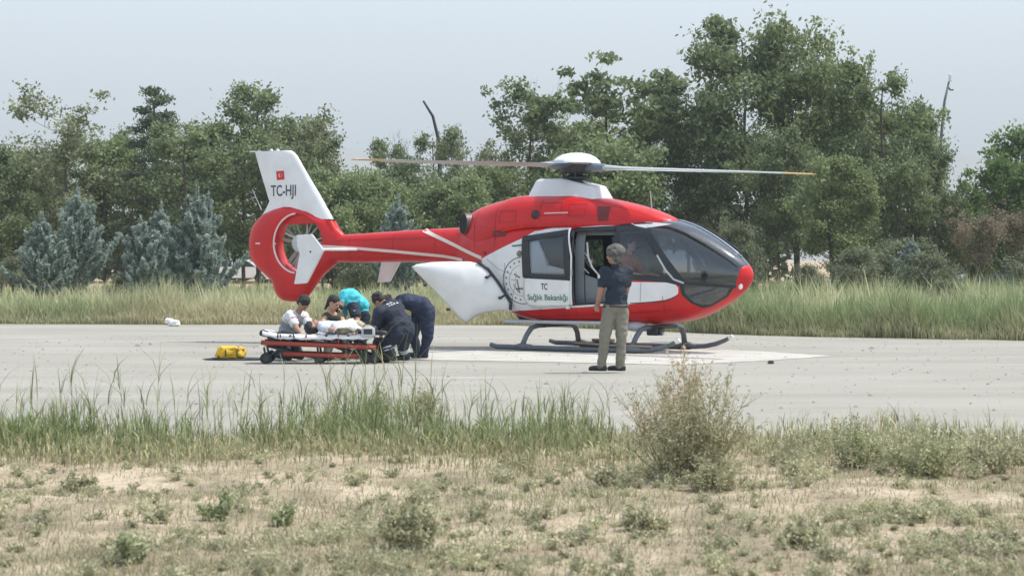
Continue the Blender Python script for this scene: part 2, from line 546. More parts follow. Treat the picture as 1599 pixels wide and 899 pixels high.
# lettering on the door
a_ = hull_uz(848, 452); text_patch('door_text', 'TC', 0.15, a_, (0.125,), darkt, hull_w, DOFF + 0.002, heli)
a_ = hull_uz(827, 468); b_ = hull_uz(889, 468)
text_patch('door_text', 'Sağlık Bakanlığı', 0.145, (a_[0], a_[1]), (b_[0] - a_[0],), greent, hull_w, DOFF + 0.002, heli, 0.95)
# round emblem: two rings of line, small stars, a central figure of strokes
ec = hull_uz(815, 438); er = 0.40
def ring_pts(c, r, a0, a1, n): return [(c[0] + r * math.cos(R(a0 + (a1 - a0) * i / n)), c[1] + r * math.sin(R(a0 + (a1 - a0) * i / n))) for i in range(n + 1)]
strip('emblem_ring', ring_pts(ec, er, 92, 290, 30), 0.013, 0.004, darkt)
strip('emblem_ring', ring_pts(ec, er * 0.66, 100, 285, 24), 0.008, 0.004, mat('emblem_line', (0.35, 0.3, 0.32), 0.5))
for a in range(100, 290, 18):
    c = (ec[0] + er * 0.83 * math.cos(R(a)), ec[1] + er * 0.83 * math.sin(R(a)))
    star = [(c[0] + (0.026 if i % 2 == 0 else 0.011) * math.cos(R(90 + 36 * i)), c[1] + (0.026 if i % 2 == 0 else 0.011) * math.sin(R(90 + 36 * i))) for i in range(10)]
    side_patch('emblem_star', star, 0.004, darkt, step=1.0)
mline = MATS['emblem_line']
strip('emblem_stroke', [(ec[0] - 0.16, ec[1] + 0.11), (ec[0] - 0.04, ec[1] + 0.05)], 0.02, 0.004, darkt)
strip('emblem_stroke', [(ec[0] - 0.17, ec[1] - 0.06), (ec[0] - 0.08, ec[1] - 0.2)], 0.02, 0.004, mline)
strip('emblem_stroke', [(ec[0] - 0.1, ec[1] + 0.02), (ec[0] - 0.05, ec[1] - 0.22)], 0.03, 0.004, mat('emblem_red', (0.34, 0.2, 0.2), 0.5))
strip('emblem_stroke', [(ec[0] - 0.22, ec[1] + 0.02), (ec[0] - 0.13, ec[1] + 0.0), (ec[0] - 0.12, ec[1] + 0.15)], 0.012, 0.004, mline)

# ---- engine cowling
CST = [(-2.35, 2.12, 1.85, 0.22, 1.95, 2.3), (-2.12, 2.30, 1.85, 0.33, 2.02, 2.4), (-2.02, 2.40, 1.8, 0.40, 2.02, 2.5), (-1.70, 2.52, 1.7, 0.56, 1.95, 2.6),
       (-1.28, 2.61, 1.9, 0.655, 2.0, 2.9), (-1.0, 2.67, 2.02, 0.67, 2.08, 3.0), (-0.5, 2.69, 2.08, 0.67, 2.12, 3.0), (0.0, 2.685, 2.08, 0.66, 2.12, 3.0),
       (0.45, 2.635, 2.08, 0.63, 2.12, 2.8), (0.9, 2.56, 2.08, 0.56, 2.12, 2.6), (1.3, 2.47, 2.08, 0.47, 2.12, 2.4), (1.6, 2.38, 2.08, 0.38, 2.12, 2.3), (1.85, 2.28, 2.05, 0.26, 2.14, 2.2), (1.97, 2.225, 2.1, 0.12, 2.15, 2.1)]
CU = np.array([s[0] for s in CST]); CV = np.array([s[1:] for s in CST])
def cowl_w(u, z):
    zt, zb, hw, zc, n = pchip(u, CU, CV)
    t = (z - zc) / (zt - zc) if z > zc else (zc - z) / (zc - zb)
    return float(hw * (1 - min(t, 0.9999) ** n) ** (1 / n)) if t < 1 else 0.0
both_w = lambda u, z: max(cowl_w(u, z) if CU[0] <= u <= CU[-1] else 0, hull_w(u, z))
def cowl_uz(px, py, f=None):
    f = f or both_w
    w = 0.6; k = (px - 799.5) / LENS_F
    for _ in range(50):
        u = (k * (HY - w * HC) - HX + w * HS) / (HC + k * HS)
        z = CAM_H - (py - 404) / LENS_F * (HY - u * HS - w * HC)
        w = 0.5 * w + 0.5 * f(u, z)
    return u, z
cb = loft([(float(u), *pchip(u, CU, CV)) for u in np.concatenate([np.arange(-2.35, 1.95, 0.09), [1.97]])], n=72)
cowl = from_bm('engine_cowling', cb, heli, red, smooth=True)
Cz = lambda *pts: [cowl_uz(x, y) for x, y in pts]
strip('cowling_seam', Cz((744, 339), (790, 337), (850, 334), (925, 331)), 0.012, 0.003, mat('dark_red_seam', (0.22, 0.01, 0.012), 0.5))
strip('cowling_seam', Cz((930, 316), (932, 330), (931, 348)), 0.02, 0.004, cream)
strip('roof_lip', Cz((893, 356), (910, 351), (950, 348), (985, 346)), 0.05, 0.02, red)
disc_patch('cowling_port', cowl_uz(836, 335), 0.085, mat('dark_red', (0.13, 0.012, 0.014), 0.5), 0.004, both_w)
disc_patch('cowling_port', cowl_uz(836, 335), 0.05, dgrey, 0.009, both_w)
side_patch('engine_intake', Cz((934, 322), (955, 322), (950, 344), (934, 346)), 0.004, MATS['dark_red'], wfun=both_w)
side_patch('cowling_grille', Cz((770, 360), (790, 359), (790, 369), (771, 370)), 0.004, MATS['dark_red'], wfun=both_w)
a_ = cowl_uz(850, 333); b_ = cowl_uz(887, 332)
strip('cowling_lettering', [a_, b_], 0.022, 0.004, mat('pale_red_lettering', (0.7, 0.42, 0.42), 0.5), wfun=both_w)
# exhausts
for s in (1, -1):
    u_, z_ = plane_uz(722, 350, 0.36)
    bm = bmesh.new()
    c = loc(u_ + 0.12, 0.30 * s, z_ + 0.0); dr = loc(-0.55, 0.8 * s, 0.05).normalized()
    add_tube(bm, [c, c + dr * 0.13], [0.18, 0.172], 24, squash=(1, 1.1))
    ex = from_bm('exhaust_pipe', bm, heli, mat('exhaust_steel', (0.12, 0.1, 0.1), 0.5, metal=0.4), angle=40)
    bm = bmesh.new(); add_tube(bm, [c + dr * 0.128, c + dr * 0.134], [0.160, 0.160], 24, squash=(1, 1.1)); from_bm('exhaust_opening', bm, ex, mat('pipe_hollow_black', (0.01, 0.01, 0.012), 0.9))  # flat black disc: shade inside the pipe is put into the colour

# ---- tail boom
BST = [(-5.35, 2.0, 1.52, 0.15, 1.76, 2.2), (-4.6, 2.03, 1.50, 0.18, 1.77, 2.2), (-3.6, 2.08, 1.51, 0.22, 1.79, 2.2), (-2.9, 2.11, 1.50, 0.255, 1.8, 2.2), (-2.4, 2.13, 1.48, 0.30, 1.8, 2.2), (-1.9, 2.16, 1.46, 0.40, 1.8, 2.2)]
BU = np.array([s[0] for s in BST]); BV = np.array([s[1:] for s in BST])
def boom_w(u, z):
    zt, zb, hw, zc, n = pchip(u, BU, BV)
    t = (z - zc) / (zt - zc) if z > zc else (zc - z) / (zc - zb)
    return float(hw * (1 - t ** n) ** (1 / n)) if t < 1 else 0.0
cb = loft([(float(u), *pchip(u, BU, BV)) for u in np.arange(-5.35, -1.89, 0.115)], n=40)
from_bm('tail_boom', cb, heli, red, smooth=True)
all_w = lambda u, z: max(boom_w(u, z) if u <= -1.9 else 0, both_w(u, z) if u > -2.75 else 0)
Bz = lambda *pts: [cowl_uz(x, y, all_w) for x, y in pts]
strip('stripe', Bz((663, 359), (690, 373), (720, 388), (752, 403)), 0.06, 0.006, cream, wfun=all_w)
strip('stripe', Bz((530, 386), (560, 388), (620, 393), (692, 400), (722, 406)), 0.05, 0.006, cream, wfun=all_w)
# far tail plane and end plates
bm = bmesh.new()
add_box(bm, (-4.66, 0, 1.74), (0.34, 2.6, 0.05), bevel=0.02)
from_bm('horizontal_stabilizer', bm, heli, white, angle=40)
for s in (1, -1):
    w_ = 1.32 * s
    pl = [plane_uz(x, y, 1.32) for x, y in ((464, 367), (487.6, 365.5), (506.5, 390.6), (480, 442), (459.6, 443.6), (470, 396), (464, 383))]
    bm = bmesh.new(); add_prism(bm, pl, (0, -w_, 0), (1, 0, 0), (0, 0, 1), 0.045)
    bmesh.ops.bevel(bm, geom=list(bm.edges), offset=0.012, segments=2, affect='EDGES')
    e = from_bm('end_plate', bm, heli, white, angle=35)
    if s == 1:
        u_, z_ = plane_uz(486, 393, 1.32)
        bm = bmesh.new(); add_lathe(bm, [(0.018, -1.350), (0.018, -1.343)], (u_, 0, z_), 'Y', 10); from_bm('bolt', bm, e, black)

# ---- shrouded tail rotor: thick ring with an outline, pierced by the duct
DUC = plane_uz(467, 380, 0.12); DR_ = 0.54
outl = [plane_uz(x, y, 0.0) for x, y in ((389, 395), (388.5, 375), (394, 352), (410, 335), (425, 328), (445, 324), (470, 325), (500, 338), (516, 343), (530, 358), (540, 368), (542, 385), (541, 402), (520, 416), (504, 430), (492, 447), (482, 462), (474, 470), (458, 471), (440, 469), (431, 460), (428, 447), (424, 438), (404, 420), (393, 407))]
def outline_r(a):
    best = 0
    dx, dz = math.cos(a), math.sin(a)
    n = len(outl)
    for i in range(n):
        x1, z1 = outl[i][0] - DUC[0], outl[i][1] - DUC[1]; x2, z2 = outl[(i+1) % n][0] - DUC[0], outl[(i+1) % n][1] - DUC[1]
        den = dx * (z2 - z1) - dz * (x2 - x1)
        if abs(den) < 1e-9: continue
        t = (x1 * (z2 - z1) - z1 * (x2 - x1)) / den
        s = (x1 * dz - z1 * dx) / den
        if t > 0 and -1e-6 <= s <= 1 + 1e-6: best = max(best, t)
    return best
V = []; F = []; NA = 120
rr = [outline_r(2 * PI * k / NA) for k in range(NA)]
rr = [max(DR_ + 0.09, (rr[k - 1] + 2 * rr[k] + rr[(k + 1) % NA]) / 4) for k in range(NA)]
prof = [(0.0, 0.12), (0.05, 0.16), (0.15, 0.175), (0.45, 0.16), (0.75, 0.115), (0.93, 0.065), (1.0, 0.0)]
loop = [(t, w) for t, w in prof] + [(t, -w) for t, w in reversed(prof[:-1])]
for k in range(NA):
    a = 2 * PI * k / NA
    for t, w in loop:
        r = DR_ + t * (rr[k] - DR_)
        V.append((DUC[0] + r * math.cos(a), -w, DUC[1] + r * math.sin(a)))
NL = len(loop)
for k in range(NA):
    for j in range(NL):
        F.append((k * NL + j, k * NL + (j + 1) % NL, ((k + 1) % NA) * NL + (j + 1) % NL, ((k + 1) % NA) * NL + j))
shroud = pydata('fan_shroud', V, F, heli, red, angle=50)
shroud_w = lambda u, z: 0.2
strip('stripe', [plane_uz(402, 380, 0.1), plane_uz(410, 380.3, 0.1), plane_uz(434, 380.5, .1)], 0.025, 0.155, cream, wfun=lambda u, z: 0)
V_ = [plane_uz(x, y, 0.15) for x, y in ((504, 378), (560, 386), (560, 391), (506, 383))]
strip('stripe', [plane_uz(500, 384, .2), plane_uz(520, 385, .2), plane_uz(545, 387, .16)], 0.04, 0.0, cream, wfun=lambda u, z: 0.2)
bm = bmesh.new(); add_lathe(bm, [(0.0, -0.17), (0.10, -0.165), (0.16, -0.13), (0.175, 0.12), (0.0, 0.14)], (DUC[0], 0, DUC[1]), 'Y', 28)
from_bm('fan_hub', bm, heli, lgrey, angle=45)
bm = bmesh.new(); add_lathe(bm, [(0.02, -0.178), (0.02, -0.172)], (DUC[0], 0, DUC[1]), 'Y', 10); from_bm('bolt', bm, heli, black)
for k in range(10):
    a = R(36 * k + 10 * math.sin(k * 2.3))
    bm = bmesh.new()
    dv = Vector((math.cos(a), 0, math.sin(a))); tv = Vector((-math.sin(a), 0, math.cos(a)))
    org = Vector((DUC[0], 0.02, DUC[1]))
    sec = lambda r, ch, tw: [org + dv * r + (tv * math.cos(tw) + Vector((0, 1, 0)) * math.sin(tw)) * (ch * x) + (Vector((0, 1, 0)) * math.cos(tw) - tv * math.sin(tw)) * y for x, y in ((-0.5, 0), (-0.1, 0.008), (0.5, 0), (-0.1, -0.008))]
    r0 = [bm.verts.new(p) for p in sec(0.16, 0.07, R(40))]; r1 = [bm.verts.new(p) for p in sec(0.505, 0.075, R(25))]
    for i in range(4): bm.faces.new((r0[i], r0[(i + 1) % 4], r1[(i + 1) % 4], r1[i]))
    bm.faces.new(r0); bm.faces.new(r1)
    from_bm('fan_blade', bm, heli, mat('fan_blade_grey', (0.3, 0.3, 0.29), 0.5))
for k in range(5):
    a = R(72 * k + 15); dv = Vector((math.cos(a), 0, math.sin(a))); org = Vector((DUC[0], 0.11, DUC[1]))
    bm = bmesh.new(); add_tube(bm, [org + dv * 0.1, org + dv * 0.53], 0.014, 8); from_bm('stator', bm, heli, lgrey)
bm = bmesh.new()
for t in (0,):
    add_tube(bm, [(DUC[0] + 0.56 * math.cos(a), -0.162, DUC[1] + 0.56 * math.sin(a)) for a in [R(x) for x in range(95, 265, 8)]], 0.018, 8)
from_bm('duct_lip', bm, heli, cream, smooth=True)

# ---- fin
fin_out = [(406, 236.5), (455, 234), (462, 241), (520, 345), (500, 343), (470, 327), (445, 322.5), (425, 327), (412, 333), (421, 314), (398, 236.5)]
# loft from the shroud up: each level has leading and trailing edge
levels = [(343, 405, 521, 0.11), (335, 410, 517, 0.105), (325, 416, 511, 0.10), (314, 421, 505, 0.095), (300, 417, 497, 0.09), (280, 411, 485, 0.08), (260, 405, 473.5, 0.072), (245, 401, 465, 0.066), (239, 399.5, 460, 0.06), (236, 399, 455, 0.04)]
airf = [(0.0, 0.0), (0.02, 0.45), (0.08, 0.8), (0.25, 1.0), (0.5, 0.85), (0.8, 0.4), (1.0, 0.06)]
V = []; F = []
for (y, xa, xb, th) in levels:
    ua, za = plane_uz(xa, y, 0); ub, zb = plane_uz(xb, y, 0)
    z0 = (za + zb) / 2
    sec = [(t, s) for t, s in airf] + [(t, -s) for t, s in reversed(airf[1:])]
    for t, s in sec: V.append((ub + (ua - ub) * t, -th * s, z0))
m_ = len(sec)
for i in range(len(levels) - 1):
    for j in range(m_): F.append((i * m_ + j, i * m_ + (j + 1) % m_, (i + 1) * m_ + (j + 1) % m_, (i + 1) * m_ + j))
F.append(tuple(range((len(levels) - 1) * m_, len(levels) * m_)))
fin = pydata('tail_fin', V, F, heli, white, angle=50)
fz = [plane_uz(xa, y, 0)[1] for (y, xa, xb, th) in levels][::-1]
fa_ = [plane_uz(xa, y, 0)[0] for (y, xa, xb, th) in levels][::-1]; fb_ = [plane_uz(xb, y, 0)[0] for (y, xa, xb, th) in levels][::-1]; ft_ = [l[3] for l in levels][::-1]
def fin_w(u, z):
    o_ = np.argsort(fz); zz = np.array(fz)[o_]
    ua, ub, th = (float(np.interp(z, zz, np.array(q)[o_])) for q in (fa_, fb_, ft_))
    return th * float(np.interp((ub - u) / (ub - ua), [p[0] for p in airf], [p[1] for p in airf]))
V = []; F = []
rl = [(345, 500, 521.5, 0.11), (355, 508, 527, 0.115), (368, 512, 533.5, 0.12), (384, 514, 541, 0.12)]
for (y, xa, xb, th) in rl:
    ua, za = plane_uz(xa, y, 0); ub, zb = plane_uz(xb, y, 0)
    for t, q in sec: V.append((ub + (ua - ub) * t, -th * q, (za + zb) / 2))
for i in range(3):
    for j in range(m_): F.append((i * m_ + j, i * m_ + (j + 1) % m_, (i + 1) * m_ + (j + 1) % m_, (i + 1) * m_ + j))
pydata('fin_root', V, F, heli, red, angle=50)
redpoly = [plane_uz(x, y, 0.05) for x, y in ((404, 345), (412, 334.5), (425, 328), (445, 323), (455, 323.5), (470, 327.5), (487, 336), (502, 342), (520.5, 344.5), (520, 348), (470, 350), (410, 350))]
for s in (1, -1):
    side_patch('fin_base', redpoly, 0.004, red, 0.0, side=s, wfun=fin_w)
def finw(u, z):
    return 0.092
u_, z_ = plane_uz(420, 306, 0.09); u2, z2 = plane_uz(462, 304, 0.09)
text_patch('registration', 'TC-HJI', 0.235, (u_, z_ + 0.0), (u2 - u_,), darkt, fin_w, 0.003, heli, 1.22)
fl = [plane_uz(x, y, 0.08) for x, y in ((430, 267.5), (443, 266.5), (444, 280.5), (431, 281.5))]
side_patch('flag', fl, 0.003, mat('flag_red', (0.55, 0.02, 0.025), 0.5), 0.0, wfun=fin_w)
fc = plane_uz(436.5, 274, 0.08)
cres = [(fc[0] + 0.035 * math.cos(R(a)), fc[1] + 0.035 * math.sin(R(a))) for a in range(50, 311, 20)] + [(fc[0] + 0.012 + 0.028 * math.cos(R(a)), fc[1] + 0.028 * math.sin(R(a))) for a in range(300, 59, -20)]
side_patch('flag_crescent', cres, 0.006, white, 0.0, wfun=fin_w, step=1)
c = (fc[0] + 0.045, fc[1])
side_patch('flag_star', [(c[0] + (0.016 if i % 2 == 0 else 0.007) * math.cos(R(180 + 36 * i)), c[1] + (0.016 if i % 2 == 0 else 0.007) * math.sin(R(180 + 36 * i))) for i in range(10)], 0.006, white, 0.0, wfun=fin_w, step=1)
u_, z_ = plane_uz(395, 237, 0)
bm = bmesh.new(); add_box(bm, (u_ + 0.06, 0, z_), (0.26, 0.03, 0.02), bevel=0.005); from_bm('fin_tip_antenna', bm, heli, white)
for xx in (424, 434):
    u_, z_ = plane_uz(xx, 235.5, 0)
    bm = bmesh.new(); add_lathe(bm, [(0.035, z_ - 0.01), (0.03, z_ + 0.025), (0.0, z_ + 0.035)], (u_, 0, 0), 'Z', 12); from_bm('position_light', bm, heli, white)
u_, z_ = plane_uz(402, 320, 0)
bm = bmesh.new(); add_tube(bm, [(u_ + 0.1, 0, z_ - 0.1), (u_ - 0.12, 0, z_ + 0.3)], [0.008, 0.004], 6); from_bm('whip_antenna', bm, heli, lgrey)

# ---- rotor mast fairing
b0 = [plane_uz(820, 313, 0.36), plane_uz(931, 315, 0.36)]
t0 = [plane_uz(836, 281, 0.26), plane_uz(921, 288, 0.26)]
rings = []
V = []; F = []
for (ua, ub, w_, za, zb) in ((b0[0][0] - .02, b0[1][0] + 0.05, 0.40, 2.60, 2.56), (t0[0][0] - 0.03, t0[1][0] + .1, 0.27, 2.93, 2.82), (t0[0][0] + 0.03, t0[1][0] + 0.02, 0.22, 2.96, 2.84)):
    mid = ua + (ub - ua) * 0.45
    pts = [(ua, w_ * 0.7, za), (ua + 0.08, w_, za), (mid, w_ * 1.02, za * 1.002), (ub - 0.12, w_ * 0.9, zb), (ub, w_ * 0.55, zb)]
    ring = pts + [(p[0], -p[1], p[2]) for p in reversed(pts)]
    V += [(p[0], -p[1], p[2]) for p in ring]
for i in range(2):
    for j in range(10): F.append((i * 10 + j, i * 10 + (j + 1) % 10, (i + 1) * 10 + (j + 1) % 10, (i + 1) * 10 + j))
F.append(tuple(range(20, 30)))
pylon = pydata('mast_fairing', V, F, heli, mat('fairing_white', (0.62, 0.63, 0.66), 0.35, coat=0.4))
pylon.modifiers.new('b', 'BEVEL').width = 0.02
bm = bmesh.new()
add_tube(bm, [(0, 0, 2.75), (0.0, 0, 3.22)], [0.13, 0.11], 20)
add_lathe(bm, [(0.1, 2.93), (0.25, 2.95), (0.26, 2.98), (0.14, 3.02)], (0, 0, 0), 'Z', 24)
mast = from_bm('rotor_mast', bm, heli, dgrey, angle=40)
for k in range(4):
    a = R(90 * k + 20)
    bm = bmesh.new(); add_tube(bm, [(0.22 * math.cos(a), 0.22 * math.sin(a), 2.96), (0.25 * math.cos(a + .2), 0.25 * math.sin(a + .2), 3.13)], 0.018, 8); from_bm('pitch_link', bm, heli, dgrey)
# rotor head cap
bm = bmesh.new()
add_lathe(bm, [(0.41, 3.215), (0.43, 3.225), (0.41, 3.26), (0.34, 3.325), (0.24, 3.375), (0.12, 3.40), (0.0, 3.405)], (0, 0, 0), 'Z', 40)
for v in bm.verts:
    if v.co.z < 3.23:
        a = math.atan2(v.co.y, v.co.x)
        v.co.z -= 0.035 * max(0, math.cos(2 * (a - 0.26) * 1)) * 1.0
from_bm('rotor_cap', bm, heli, white, angle=50)
bm = bmesh.new(); add_lathe(bm, [(0.0, 3.03), (0.24, 3.05), (0.30, 3.13), (0.3, 3.2), (0.0, 3.22)], (0, 0, 0), 'Z', 24); from_bm('rotor_head', bm, heli, dgrey, angle=40)
# blades: directions in world (from picture right), tips at their own heights
bl = [(-45, 3.15, 2.89), (225, 3.18, 3.12), (45, 3.14, 3.20), (135, 3.18, 3.42)]
blade_m = mat('rotor_blade_grey', (0.42, 0.46, 0.47), 0.4, var=0.05)
for ang, zr, zt2 in bl:
    a = R(ang) + HROT          # into helicopter axes
    dv = Vector((math.cos(a), math.sin(a), 0)); tv = Vector((-math.sin(a), math.cos(a), 0))
    def sec(r, ch, th, z, pitch=0.12):
        cx_ = 0.25
        out = []
        for x, y in ((-0.30, 0), (-0.27, 0.55), (-0.1, 1), (0.2, 0.8), (0.5, 0.25), (0.7, 0), (0.5, -0.2), (0.2, -0.5), (-0.1, -0.6), (-0.27, -0.4)):
            out.append(dv * r + tv * (ch * x * math.cos(pitch)) + Vector((0, 0, z + th * y + ch * x * math.sin(pitch))))
        return out
    def build(name, prof_, m, par):
        bm = bmesh.new(); rg = []
        for r, ch, th in prof_:
            f = (r / 5.1)
            z = zr + (zt2 - zr) * (f ** 1.15)
            pitch = 0.16 - 0.14 * f
            rg.append([bm.verts.new(p) for p in sec(r, ch, th, z, pitch)])
        for x0, x1 in zip(rg, rg[1:]):
            for i in range(10): bm.faces.new((x0[i], x0[(i + 1) % 10], x1[(i + 1) % 10], x1[i]))
        bm.faces.new(rg[0]); bm.faces.new(rg[-1])
        bmesh.ops.recalc_face_normals(bm, faces=bm.faces)
        return from_bm(name, bm, par, m, angle=60)
    rb = build('rotor_blade', [(0.25, 0.18, 0.055), (0.45, 0.2, 0.06), (0.7, 0.24, 0.055), (1.0, 0.28, 0.032), (1.3, 0.30, 0.024), (2.5, 0.30, 0.02), (4.55, 0.29, 0.018)], blade_m, heli)
    build('blade_tip', [(4.55, 0.292, 0.0185), (5.0, 0.25, 0.016), (5.1, 0.16, 0.010)], yellow_tip, rb)
    build('blade_cuff', [(0.2, 0.22, 0.085), (0.4, 0.30, 0.09), (0.62, 0.27, 0.075), (0.72, 0.2, 0.055)], bgrey, rb)

# ---- skids
skid_m = mat('skid_grey', (0.115, 0.135, 0.155), 0.5, metal=0.1, var=0.2, scale=3)
for s in (1, -1):
    w_ = 1.02 * s
    pts = [loc(-1.12, w_, 0.10), loc(-1.0, w_, 0.065), loc(0.5, w_, 0.055), loc(1.75, w_, 0.055), loc(1.98, w_, 0.065), loc(2.18, w_, 0.105), loc(2.36, w_, 0.17), loc(2.44, w_, 0.215)]
    bm = bmesh.new(); add_tube(bm, pts, [0.038] + [0.042] * 5 + [0.038, 0.034], 12)
    sk = from_bm('skid', bm, heli, skid_m, angle=50)
    bm = bmesh.new(); add_tube(bm, [loc(2.43, w_, 0.21), loc(2.5, w_, 0.25)], [0.037, 0.03], 10); from_bm('skid_end_cap', bm, sk, white)
    bm = bmesh.new(); add_box(bm, loc(0.6, w_ * 1.0, 0.015), (2.2, 0.05, 0.03), bevel=0.008); from_bm('wear_plate', bm, sk, dgrey)
for u_, nm in ((-0.45, 'rear'), (1.66, 'front')):
    for s in (1, -1):
        bm = bmesh.new()
        pts = [loc(u_ - 0.0, 0.30 * s, 0.42), loc(u_, 0.55 * s, 0.42), loc(u_ - 0.01, 0.76 * s, 0.385), loc(u_ - 0.03, 0.89 * s, 0.26), loc(u_ - 0.06, 1.0 * s, 0.07)]
        add_tube(bm, pts, [0.05, 0.05, 0.045, 0.04, 0.04], 12, squash=(1.25, 0.8))
        lg = from_bm('landing_gear_leg', bm, heli, skid_m, smooth=True)
        bm = bmesh.new(); add_tube(bm, [loc(u_ - 0.17, 1.02 * s, 0.06), loc(u_ - 0.04, 1.02 * s, 0.075), loc(u_ + 0.16, 1.02 * s, 0.06)], [0.048, 0.066, 0.048], 12); from_bm('leg_clamp', bm, lg, skid_m, smooth=True)
    bm = bmesh.new(); add_box(bm, (u_, 0, 0.42), (0.14, 0.9, 0.07), bevel=0.02); from_bm('cross_tube', bm, heli, dgrey)
bm = bmesh.new(); add_box(bm, loc(0.0, -0.98, 0.13), (0.42, 0.14, 0.05), bevel=0.02); from_bm('step', bm, heli, mat('step_brown', (0.16, 0.13, 0.11), 0.8))
bm = bmesh.new(); add_tube(bm, [loc(0.55, 1.03, 0.16), loc(1.3, 1.06, 0.13), loc(2.0, 1.03, 0.12)], 0.02, 8); from_bm('step_bar', bm, heli, mat('bar_tan', (0.2, 0.15, 0.12), 0.7))
# belly rail, dome and camera pod
bm = bmesh.new(); add_box(bm, loc(0.1, 0.55, 0.485), (2.4, 0.2, 0.06), bevel=0.02); from_bm('belly_rail', bm, heli, lgrey)
bm = bmesh.new(); add_box(bm, loc(0.1, -0.55, 0.485), (2.4, 0.2, 0.06), bevel=0.02); from_bm('belly_rail', bm, heli, lgrey)
u_, z_ = plane_uz(993, 511, 0.4)
bm = bmesh.new(); bmesh.ops.create_icosphere(bm, subdivisions=3, radius=1, matrix=Matrix.Translation(loc(u_, 0.4, z_ + 0.02)) @ Matrix.Diagonal((0.22, 0.13, 0.09, 1))); from_bm('belly_dome', bm, heli, lgrey, smooth=True)
u_, z_ = plane_uz(1022, 519, 0.3)
bm = bmesh.new(); add_box(bm, loc(u_, 0.3, z_ + 0.02), (0.22, 0.2, 0.14), bevel=0.03); add_box(bm, loc(u_ - 0.17, 0.3, z_ + 0.05), (0.2, 0.14, 0.06), bevel=0.02)
lp = from_bm('searchlight', bm, heli, dgrey, angle=40)
bm = bmesh.new(); add_lathe(bm, [(0.07, 0.0), (0.075, 0.05), (0.06, 0.06)], loc(u_ + 0.1, 0.3, z_ + 0.02), 'X', 16); from_bm('lens', bm, lp, glass)
# nose light, wiper, antenna
u_, z_ = hull_uz(1156, 447)
bm = bmesh.new(); bmesh.ops.create_icosphere(bm, subdivisions=3, radius=1, matrix=Matrix.Translation(loc(u_, hull_w(u_, z_) - 0.01, z_)) @ Matrix.Diagonal((0.04, 0.04, 0.055, 1))); from_bm('headlight', bm, heli, mat('lamp_glass', (0.8, 0.75, 0.75), 0.1), smooth=True)
bm = bmesh.new()
wp = []
for t in range(9):
    u_ = 2.15 + (3.1 - 2.15) * t / 8
    z_ = station(u_)[0]; zc_ = z_ - 0.025
    wp.append(Vector((u_, 0.10 + 0.0 * t, zc_ + 0.045)))
add_tube(bm, wp, 0.016, 6)
from_bm('wiper', bm, heli, black)
bm = bmesh.new()
pts = [Vector((u_, 0, station(u_)[0] + 0.004)) for u_ in np.arange(1.95, 3.2, 0.1)]
add_tube(bm, pts, 0.02, 8); from_bm('windshield_centre_post', bm, heli, mat('post_grey', (0.3, 0.34, 0.4), 0.3, metal=0.2), smooth=True)
u_, z_ = plane_uz(1018, 329, 0)
bm = bmesh.new(); add_tube(bm, [(u_, 0, z_ - 0.06), (u_ - 0.03, 0, z_ + 0.34)], [0.014, 0.008], 8); from_bm('whip_antenna', bm, heli, lgrey)

# ---- open clamshell door
def cpt(x, y, Y): 
    p = at(x, y, Y); q = p - Vector((HX, HY, 0))
    return Vector((q.x * HC - q.y * HS, q.x * HS + q.y * HC, q.z))     # world -> helicopter axes (rotated back by +HROT)
hinge = [(748, 409), (765, 423), (776, 440), (787, 458), (796, 474), (796, 483), (780, 486)]
tip =   [(700, 408), (690, 414), (668, 425), (655, 428), (690, 466), (720, 494), (729, 504)]
outl_c = [(643, 417), (652, 412), (675, 409), (705, 408.5), (745, 409), (762, 421), (776, 440), (788, 459), (797, 474), (796, 482), (782, 484), (762, 486), (747, 491), (736, 499), (727, 505), (714, 492), (690, 466), (662, 437)]
def depth(x, y): return 36.86 + (800 - x) / 160 * 0.05
def resample(pl, n):
    L = [0]
    for a, b in zip(pl, pl[1:]): L.append(L[-1] + math.hypot(b[0] - a[0], b[1] - a[1]))
    return [(float(np.interp(L[-1] * i / n, L, [p[0] for p in pl])), float(np.interp(L[-1] * i / n, L, [p[1] for p in pl]))) for i in range(n + 1)]
up_c = resample([(643, 417), (650, 412.5), (675, 409), (705, 408), (735, 408.3), (752, 413), (765, 424), (777, 441), (789, 459), (797, 473)], 40)
lo_c = resample([(643, 417), (662, 437), (690, 466), (714, 493), (724, 503), (729, 504.5), (734, 500), (745, 492), (762, 487), (780, 484.5), (792, 484), (797, 481)], 40)
V = []; F = []; NT = 24
for i in range(41):
    for k in range(NT + 1):
        t = k / NT; x = up_c[i][0] * (1 - t) + lo_c[i][0] * t; y = up_c[i][1] * (1 - t) + lo_c[i][1] * t; sgm = i / 40
        V.append(cpt(x, y, depth(x, y) - 0.15 * math.sin(PI * min(max(sgm, 0.0), 1)) ** 0.7 * math.sin(PI * t ** 0.8) ** 0.8 - 0.035 * (1 / (1 + math.exp((x - 728 - (y - 430) * 0.25) / 3.0))) * math.sin(PI * t) ** 0.5 * (1 - t)))
        if i and k: F.append(((i - 1) * (NT + 1) + k - 1, i * (NT + 1) + k - 1, i * (NT + 1) + k, (i - 1) * (NT + 1) + k))
cl = pydata('clamshell_door', V, F, heli, white, smooth=True)
s_ = cl.modifiers.new('t', 'SOLIDIFY'); s_.thickness = 0.03
bm = bmesh.new()
add_tube(bm, [cpt(x, y, depth(x, y) - 0.03) for x, y in ((745, 408), (762, 420), (777, 439), (789, 458), (798, 473), (797, 484))], 0.025, 8)
from_bm('door_seal', bm, cl, dgrey, smooth=True)
